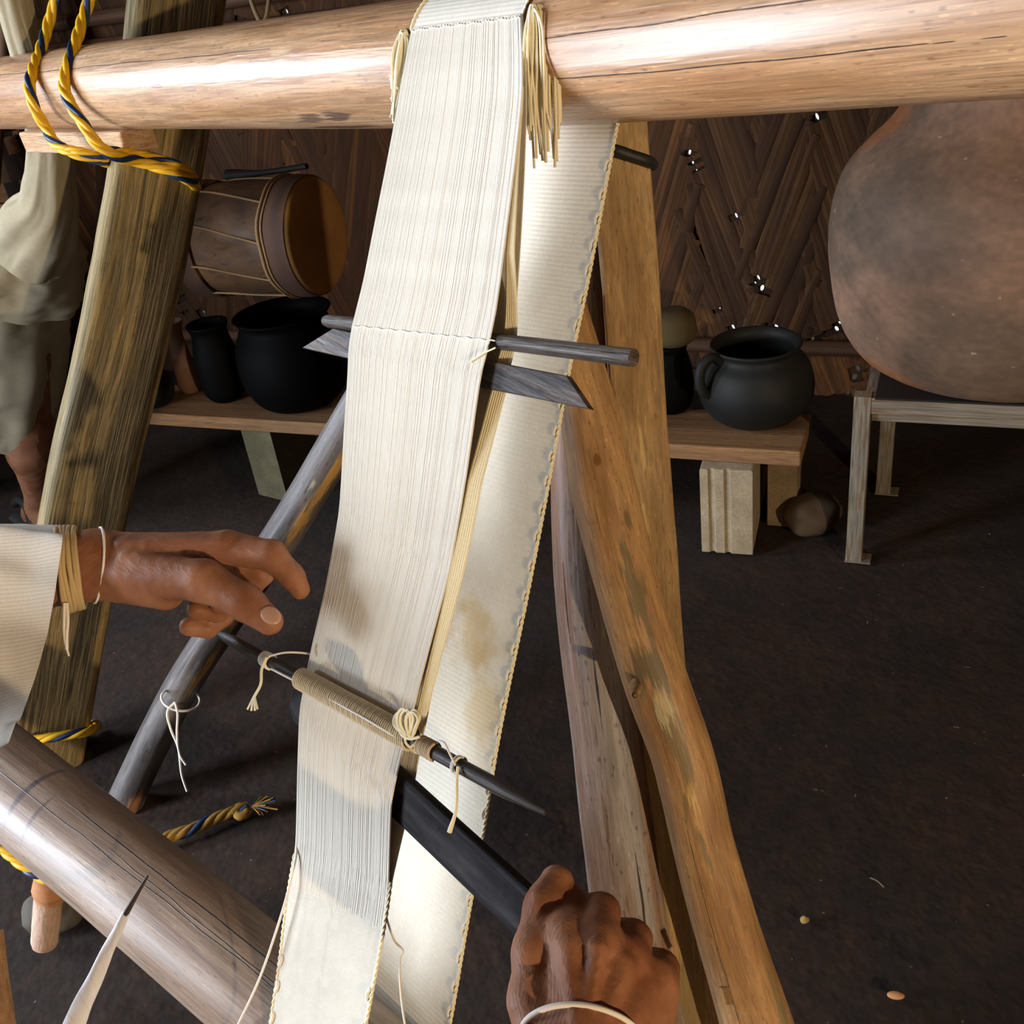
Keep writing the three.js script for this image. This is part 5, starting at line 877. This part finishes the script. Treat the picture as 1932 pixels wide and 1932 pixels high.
  const headBones = [bone(neck.clone().add(V(-0.01, -0.06, 0)), H(-0.01, -0.04, 0), 0.056, 0.052, 0.03), bone(H(-0.02, 0.03, 0), H(0.0, 0.045, 0), 0.086, 0.082, 0.03), bone(H(0.035, -0.02, 0), H(0.052, -0.075, 0), 0.060, 0.036, 0.03), bone(H(0.082, 0.025, 0), H(0.105, -0.012, 0), 0.008, 0.013, 0.012), bone(H(0.088, -0.048, 0.018), H(0.088, -0.048, -0.018), 0.007, 0.007, 0.008),
    ...[-1, 1].flatMap((q) => [bone(H(-0.005, 0.03, q * 0.082), H(-0.012, -0.015, q * 0.080), 0.014, 0.010, 0.008), bone(H(0.082, 0.038, q * 0.014), H(0.070, 0.040, q * 0.048), 0.008, 0.007, 0.012), { ...bone(H(0.098, 0.018, q * 0.032), H(0.094, 0.018, q * 0.036), 0.012, 0.012, 0.012), neg: true }])];
  const torso = [bone(hip, chest, 0.135, 0.125, 0.06), bone(chest, V(-0.495, 0.78, -0.235), 0.13, 0.09, 0.06), bone(shL, shR, 0.062, 0.062, 0.06), bone(neck.clone().add(V(-0.01, -0.08, 0)), neck, 0.06, 0.05, 0.03)];
  const upper = [bone(shL, elL, 0.058, 0.043, 0.03), bone(shR, elR, 0.058, 0.043, 0.03)];
  const legs = [bone(hip, knL, 0.10, 0.062, 0.05), bone(knL, anL, 0.06, 0.036, 0.03), bone(anL, anL.clone().add(V(0.13, -0.035, -0.10)), 0.034, 0.026, 0.02), bone(hip, knR, 0.10, 0.062, 0.05), bone(knR, anR, 0.06, 0.036, 0.03), bone(anR, anR.clone().add(V(0.14, -0.035, -0.08)), 0.034, 0.026, 0.02)];
  const rest = fleshGeometry([...torso, ...headBones.slice(0, 1), ...upper, ...legs, bone(elL, p3([38, 1086, 0.923]), 0.043, 0.033, 0.02), bone(elR, p3([1118, 2160, 0.545]), 0.043, 0.032, 0.02)], V(-0.52, 0.52, -0.15), 1.46, 0.0145);
  const headGeo = fleshGeometry(headBones, H(0, -0.02, 0), 0.36, 0.006);
  const dusky = [0.20, 0.07, 0.035], pale = [0.42, 0.20, 0.11];
  const kn = [[1078, 1712, 0.660], [1134, 1722, 0.652], [1194, 1772, 0.655], [1246, 1830, 0.66], [512, 1048, 0.862], [430, 1034, 0.874], [462, 1136, 0.83]].map((q) => [p3(q), 0.018, dusky, 0.7]);
  kn.push([p3([270, 1125, 0.88]), 0.03, pale, 0.8], [p3([357, 1182, 0.93]), 0.02, pale, 0.8], [p3([1066, 1752, 0.625]), 0.016, pale, 0.7]);
  part(weaver, 'body', skinColours(merge([gl, gr, rest, headGeo]), kn), skinMat);
  // clothes, hair, hat and face of the seated weaver
  const uvOf = (g) => { const p = g.attributes.position, uv = new Float32Array(p.count * 2); for (let i = 0; i < p.count; i++) { uv[2 * i] = (p.getX(i) + p.getZ(i)) * 5; uv[2 * i + 1] = (p.getY(i) + p.getZ(i) * 0.3) * 5; } g.setAttribute('uv', new THREE.BufferAttribute(uv, 2)); return g; };
  const fat = (bs, d) => bs.map((q) => ({ ...q, ra: q.ra + d, rb: q.rb + d, k: q.k + 0.02 }));
  part(weaver, 'tunic', uvOf(fleshGeometry([...fat(torso.slice(0, 3), 0.022), ...fat([bone(shL, elL, 0.060, 0.062, 0.03), bone(elL, p3([-240, 1205, 0.945]), 0.060, 0.05, 0.03), bone(shR, elR.clone().lerp(shR, 0.3), 0.060, 0.062, 0.03)], 0.018), { ...bone(neck.clone().add(V(0, 0.0, 0)), H(0, 0.1, 0), 0.066, 0.09, 0.01), neg: true }], V(-0.52, 0.55, -0.25), 1.2, 0.0145)), sleeveMat);
  part(weaver, 'trousers', uvOf(fleshGeometry(fat([bone(hip, knL, 0.10, 0.066, 0.05), bone(knL, knL.clone().lerp(anL, 0.6), 0.062, 0.054, 0.03), bone(hip, knR, 0.10, 0.066, 0.05), bone(knR, knR.clone().lerp(anR, 0.6), 0.062, 0.054, 0.03)], 0.018), V(-0.66, 0.3, -0.03), 1.1, 0.0135)), sleeveMat);
  part(weaver, 'hair', uvOf(fleshGeometry([bone(H(-0.03, 0.05, 0), H(-0.035, 0.03, 0), 0.088, 0.09, 0.03), bone(H(-0.05, 0.0, 0), H(-0.075, -0.20, 0), 0.075, 0.06, 0.05), bone(H(-0.03, 0.0, 0.07), H(-0.04, -0.19, 0.075), 0.024, 0.022, 0.03), bone(H(-0.03, 0.0, -0.07), H(-0.04, -0.19, -0.075), 0.024, 0.022, 0.03)], H(-0.04, -0.06, 0), 0.46, 0.008)), std({ color: hex(0x14100e), roughness: 0.6 }));
  { const hat = new THREE.LatheGeometry([[0.094, 0.0], [0.096, 0.02], [0.085, 0.06], [0.062, 0.11], [0.032, 0.155], [0.006, 0.172], [0.0005, 0.173]].map(([r, y]) => new THREE.Vector2(r, y)), 48), c = H(-0.02, 0.068, 0); hat.applyQuaternion(new THREE.Quaternion().setFromUnitVectors(V(0, 1, 0), hu.clone().addScaledVector(hf, -0.15).normalize())); hat.translate(c.x, c.y, c.z); part(weaver, 'hat', hat, sleeveMat);
    for (const q of [-1, 1]) { const e = H(0.0755, 0.018, q * 0.033); part(weaver, 'eye', new THREE.SphereGeometry(0.0115, 20, 14).translate(e.x, e.y, e.z), std({ color: hex(0xe8e0d6), roughness: 0.3 })); const pu = H(0.0838, 0.0165, q * 0.033); part(weaver, 'iris', new THREE.SphereGeometry(0.0048, 14, 10).translate(pu.x, pu.y, pu.z), std({ color: hex(0x20120a), roughness: 0.2 })); }
    part(weaver, 'mouth', cord([H(0.0935, -0.047, -0.021), H(0.0965, -0.048, 0), H(0.0935, -0.047, 0.021)], (k) => 0.001 + 0.0022 * Math.sin(k * 3.14), { sides: 8 }), std({ color: hex(0x5a2a20), roughness: 0.6 })); }
  // thumb nail
  const nail = new THREE.SphereGeometry(1, 20, 12).scale(0.0072, 0.0092, 0.0022);
  { const d = p3([508, 1172, 0.838]).sub(p3([462, 1136, 0.842])).normalize(), view = CAM.clone().sub(p3([508, 1165, 0.838])).normalize(); const y = d, z = view.clone().applyAxisAngle(d, -0.25).addScaledVector(d, -view.dot(d)).normalize(), x = y.clone().cross(z).normalize(); nail.applyMatrix4(new THREE.Matrix4().makeBasis(x, y, x.clone().cross(y))); const c = p3([511, 1161, 0.8275]); nail.translate(c.x, c.y, c.z); }
  part(weaver, 'thumb_nail', nail, nailMat);
  // wide white sleeve of the left arm
  const st = [[-360, 1240, 0.95, 0.125, 0.07], [-180, 1225, 0.935, 0.118, 0.07], [-60, 1212, 0.925, 0.112, 0.064], [20, 1204, 0.915, 0.107, 0.060], [72, 1196, 0.905, 0.100, 0.056]];
  const axis = p3([72, 1196, 0.905]).sub(p3([-180, 1225, 0.935])).normalize();
  const hemDir = p3([20, 1400, 0.90]).sub(p3([112, 1004, 0.90])).normalize();
  const viewS = CAM.clone().sub(p3([20, 1200, 0.91])).normalize();
  const ringsS = (kk, inner) => { const x = kk * (st.length - 1), i = Math.min(st.length - 2, Math.floor(x)), q = st[i].map((v, n) => lerp(v, st[i + 1][n], x - i)); return { c: p3(q), a: q[3] - inner, b: q[4] - inner }; };
  const sl = new THREE.BufferGeometry(), SP = [], SU = [], SI = [], NU = 96, NK = 60;
  for (let k = 0; k <= NK; k++) for (let j = 0; j <= NU; j++) {
    const inner = k > 48 ? 0.0025 : 0, kk = k <= 46 ? k / 46 : k <= 48 ? 1 : 1 - (k - 48) / 12 * 0.6, { c, a, b } = ringsS(kk, inner), th = j / NU * 6.2832;
    const dir = hemDir.clone().lerp(V(0.05, -1, 0.05).normalize(), (1 - kk) * 0.6).normalize(), fold = 0.006 * Math.sin(th * 5 + kk * 2.4) * (0.4 + 0.6 * kk) + 0.004 * Math.sin(th * 11 + kk * 6) + 0.006 * (n3(kk * 5 + 9, Math.cos(th) * 2 + 9, Math.sin(th) * 2 + 9, 2) - 0.5);
    const q = c.clone().addScaledVector(dir, Math.cos(th) * (a + fold)).addScaledVector(viewS, Math.sin(th) * (b + fold));
    q.addScaledVector(axis, kk * (0.010 * Math.sin(th * 1 + 0.6) - 0.012 * Math.max(0, Math.cos(th)) ));
    SP.push(q.x, q.y, q.z); SU.push(j / NU * 3.2, kk * 3);
  }
  for (let k = 0; k < NK; k++) for (let j = 0; j < NU; j++) { const a = k * (NU + 1) + j, b = a + NU + 1; SI.push(a, a + 1, b, b, a + 1, b + 1); }
  sl.setAttribute('position', new THREE.Float32BufferAttribute(SP, 3)); sl.setAttribute('uv', new THREE.Float32BufferAttribute(SU, 2)); sl.setIndex(SI); sl.computeVertexNormals();
  part(weaver, 'sleeve', sl, sleeveMat);
  // bracelets of cord
  const tiltAway = (a, c) => a.clone().normalize().addScaledVector(CAM.clone().sub(c).normalize(), -0.5), wax = tiltAway(p3([178, 1066, 0.905]).sub(p3([60, 1080, 0.915])), p3([130, 1070, 0.91])), band = [];
  for (let i = 0; i < 7; i++) band.push(ringRound(p3([118 + i * 5.5, 1074 - i * 0.6, 0.913]), wax, 0.0388 - i * 0.0004, 0.047 - i * 0.0006, 0.0023, 0.001 * Math.sin(i * 3), 0.003, i + 1));
  part(weaver, 'wrapped_bracelet', merge(band), std({ color: hex(0xc4a878), roughness: 0.9 }), 'bracelet of many turns of tan cord');
  part(weaver, 'bracelet_end', cord([p3([122, 1138, 0.88]), p3([121, 1165, 0.877]), p3([122, 1205, 0.876]), p3([130, 1238, 0.876])], (k) => 0.0017 - 0.0008 * k), yarnMat);
  part(weaver, 'bracelet_end', cord([p3([126, 1138, 0.88]), p3([128, 1170, 0.877]), p3([126, 1200, 0.876]), p3([126, 1226, 0.876])], 0.0015), yarnMat);
  part(weaver, 'string_bracelet', ringRound(p3([184, 1066, 0.904]), tiltAway(p3([178, 1066, 0.905]).sub(p3([100, 1062, 0.905])), p3([184, 1066, 0.904])), 0.0338, 0.036, 0.0012, 0), yarnMat, 'thin single white string round the wrist');
  // twisted string on the right wrist
  const cr = p3([1100, 1972, 0.612]), axr = p3([1105, 1900, 0.63]).sub(p3([1112, 2200, 0.55]));
  part(weaver, 'string_bracelet', ringRound(cr, axr, 0.0385, 0.0385, 0.0018, 0.004, 0.002, 4), yarnMat, 'white string with a knot round the right wrist');
}
// figure behind the squared post
{
  const q = (x, y, d) => onT(x, y, -1.62 - (d - 2.62));
  const child = thing('person', 'person in pale tunic and shorts standing behind the squared post, one arm raised', 'person', onLevel(60, 985));
  const bones = [
    bone(q(-5, 640, 2.62), q(0, 500, 2.58), 0.10, 0.105, 0.05), bone(q(-20, 470, 2.58), q(40, 455, 2.55), 0.09, 0.075, 0.05), bone(q(-40, 455, 2.58), q(-110, 350, 2.56), 0.05, 0.046, 0.03), bone(q(-120, 335, 2.56), q(-136, 290, 2.56), 0.068, 0.07, 0.03), bone(q(-108, 318, 2.49), q(-110, 328, 2.485), 0.010, 0.014, 0.012),
    bone(q(62, 450, 2.53), q(88, 300, 2.48), 0.04, 0.028, 0.03), bone(q(88, 300, 2.48), q(36, 40, 2.44), 0.026, 0.018, 0.02), bone(q(36, 40, 2.44), q(16, -70, 2.43), 0.018, 0.022, 0.02),
    bone(q(-20, 462, 2.58), q(-120, 470, 2.6), 0.07, 0.05, 0.03), bone(q(-120, 470, 2.6), q(-150, 640, 2.58), 0.044, 0.034, 0.03), bone(q(-150, 640, 2.58), q(-120, 760, 2.55), 0.034, 0.026, 0.02),
    bone(q(40, 650, 2.60), q(52, 800, 2.60), 0.074, 0.053, 0.03), bone(q(52, 800, 2.60), q(60, 850, 2.60), 0.052, 0.054, 0.03), bone(q(60, 850, 2.60), q(74, 945, 2.62), 0.053, 0.031, 0.03), bone(q(74, 945, 2.62), q(64, 966, 2.63), 0.03, 0.031, 0.02), bone(q(66, 970, 2.63), q(112, 992, 2.58), 0.026, 0.022, 0.02),
    bone(q(-60, 650, 2.66), q(-75, 800, 2.68), 0.076, 0.055, 0.03), bone(q(-75, 800, 2.68), q(-72, 940, 2.73), 0.052, 0.032, 0.03), bone(q(-74, 958, 2.73), q(-30, 985, 2.68), 0.028, 0.022, 0.02),
  ];
  part(child, 'body', skinColours(fleshGeometry(bones, q(-20, 460, 2.58), 1.5, 0.014), [], 0.8), skinMat);
  part(child, 'hair', fleshGeometry([bone(q(-126, 322, 2.575), q(-142, 276, 2.585), 0.070, 0.072, 0.03)].map((e) => ({ ...e })).concat([{ ...bone(q(-100, 330, 2.46), q(-112, 300, 2.46), 0.07, 0.06, 0.02), neg: true }]), q(-130, 300, 2.57), 0.34, 0.010), std({ color: hex(0x14100e), roughness: 0.7 }));
  const linen = std({ map: dataTex(256, 256, (u, v) => { const k = 0.94 + 0.1 * (fb(u, v, 8, 8, 921, 4) - 0.5) + 0.06 * (fb(u, v, 90, 90, 922, 2) - 0.5); return [172 * k, 160 * k, 132 * k]; }, true), roughness: 0.95 });
  const cloth = (st, folds, seed, opts = {}) => sweep(st.map((s) => q(s[0], s[1], s[2])), (t, j, s) => { const w = 0.9 * pick(st.map((e) => e[3]), t), d = 0.9 * pick(st.map((e) => e[4]), t), a = j * 6.2832; const k = 1 + folds * Math.sin(a * 5 + s * 3 + seed) + folds * 0.8 * Math.sin(a * 9 - s * 4) + folds * 1.6 * (n3(Math.cos(a) * 2 + 9, s * 6 + 9, Math.sin(a) * 2 + 9, seed) - 0.5) + folds * 1.5 * Math.pow(Math.abs(n3(Math.cos(a) * 4 + 9, s * 9 - a + 19, Math.sin(a) * 4 + 9, seed + 3) - 0.5) * 2, 1.5); return [Math.cos(a) * w * k, Math.sin(a) * d * k]; }, { nU: 96, nV: 90, face: CAM.clone().sub(q(40, 500, 2.6)).normalize(), caps: true, ...opts });
  part(child, 'tunic', cloth([[10, 404, 2.56, 0.075, 0.07], [22, 432, 2.56, 0.125, 0.105], [20, 470, 2.565, 0.16, 0.12], [18, 515, 2.57, 0.165, 0.125], [16, 540, 2.575, 0.163, 0.122]], 0.04, 2), linen);
  part(child, 'raised_sleeve', cloth([[48, 474, 2.50, 0.085, 0.075], [74, 430, 2.49, 0.080, 0.066], [90, 390, 2.485, 0.058, 0.052], [93, 330, 2.48, 0.046, 0.044], [92, 270, 2.47, 0.042, 0.04], [68, 150, 2.455, 0.034, 0.032], [34, 30, 2.44, 0.031, 0.030], [20, -30, 2.435, 0.034, 0.032]], 0.035, 4), linen);
  part(child, 'shorts', cloth([[10, 505, 2.59, 0.135, 0.11], [8, 600, 2.595, 0.145, 0.12], [12, 700, 2.60, 0.142, 0.12], [10, 770, 2.605, 0.136, 0.118], [8, 802, 2.61, 0.128, 0.11]], 0.035, 6), linen);
  part(child, 'sandal', sweep([q(38, 968, 2.645), q(60, 984, 2.63), q(90, 997, 2.60), q(122, 1006, 2.58)], (t, j) => [Math.cos(j * 6.2832) * 0.034, Math.sin(j * 6.2832) * 0.012], { nU: 24, nV: 16, face: V(0, 1, 0.01) }), std({ color: hex(0x14100e), roughness: 0.7 }));
  part(child, 'sandal_strap', cord([q(28, 950, 2.66), q(38, 944, 2.635), q(52, 958, 2.61), q(60, 984, 2.60)], 0.012, { sides: 8 }), std({ color: hex(0x14100e), roughness: 0.7 }));
}

// ---------------------------------------------------------------- draw
const renderer = new THREE.WebGLRenderer({ antialias: true });
renderer.toneMapping = THREE.LinearToneMapping;
renderer.toneMappingExposure = EXPOSURE;
renderer.shadowMap.enabled = true;
renderer.render(scene, camera);
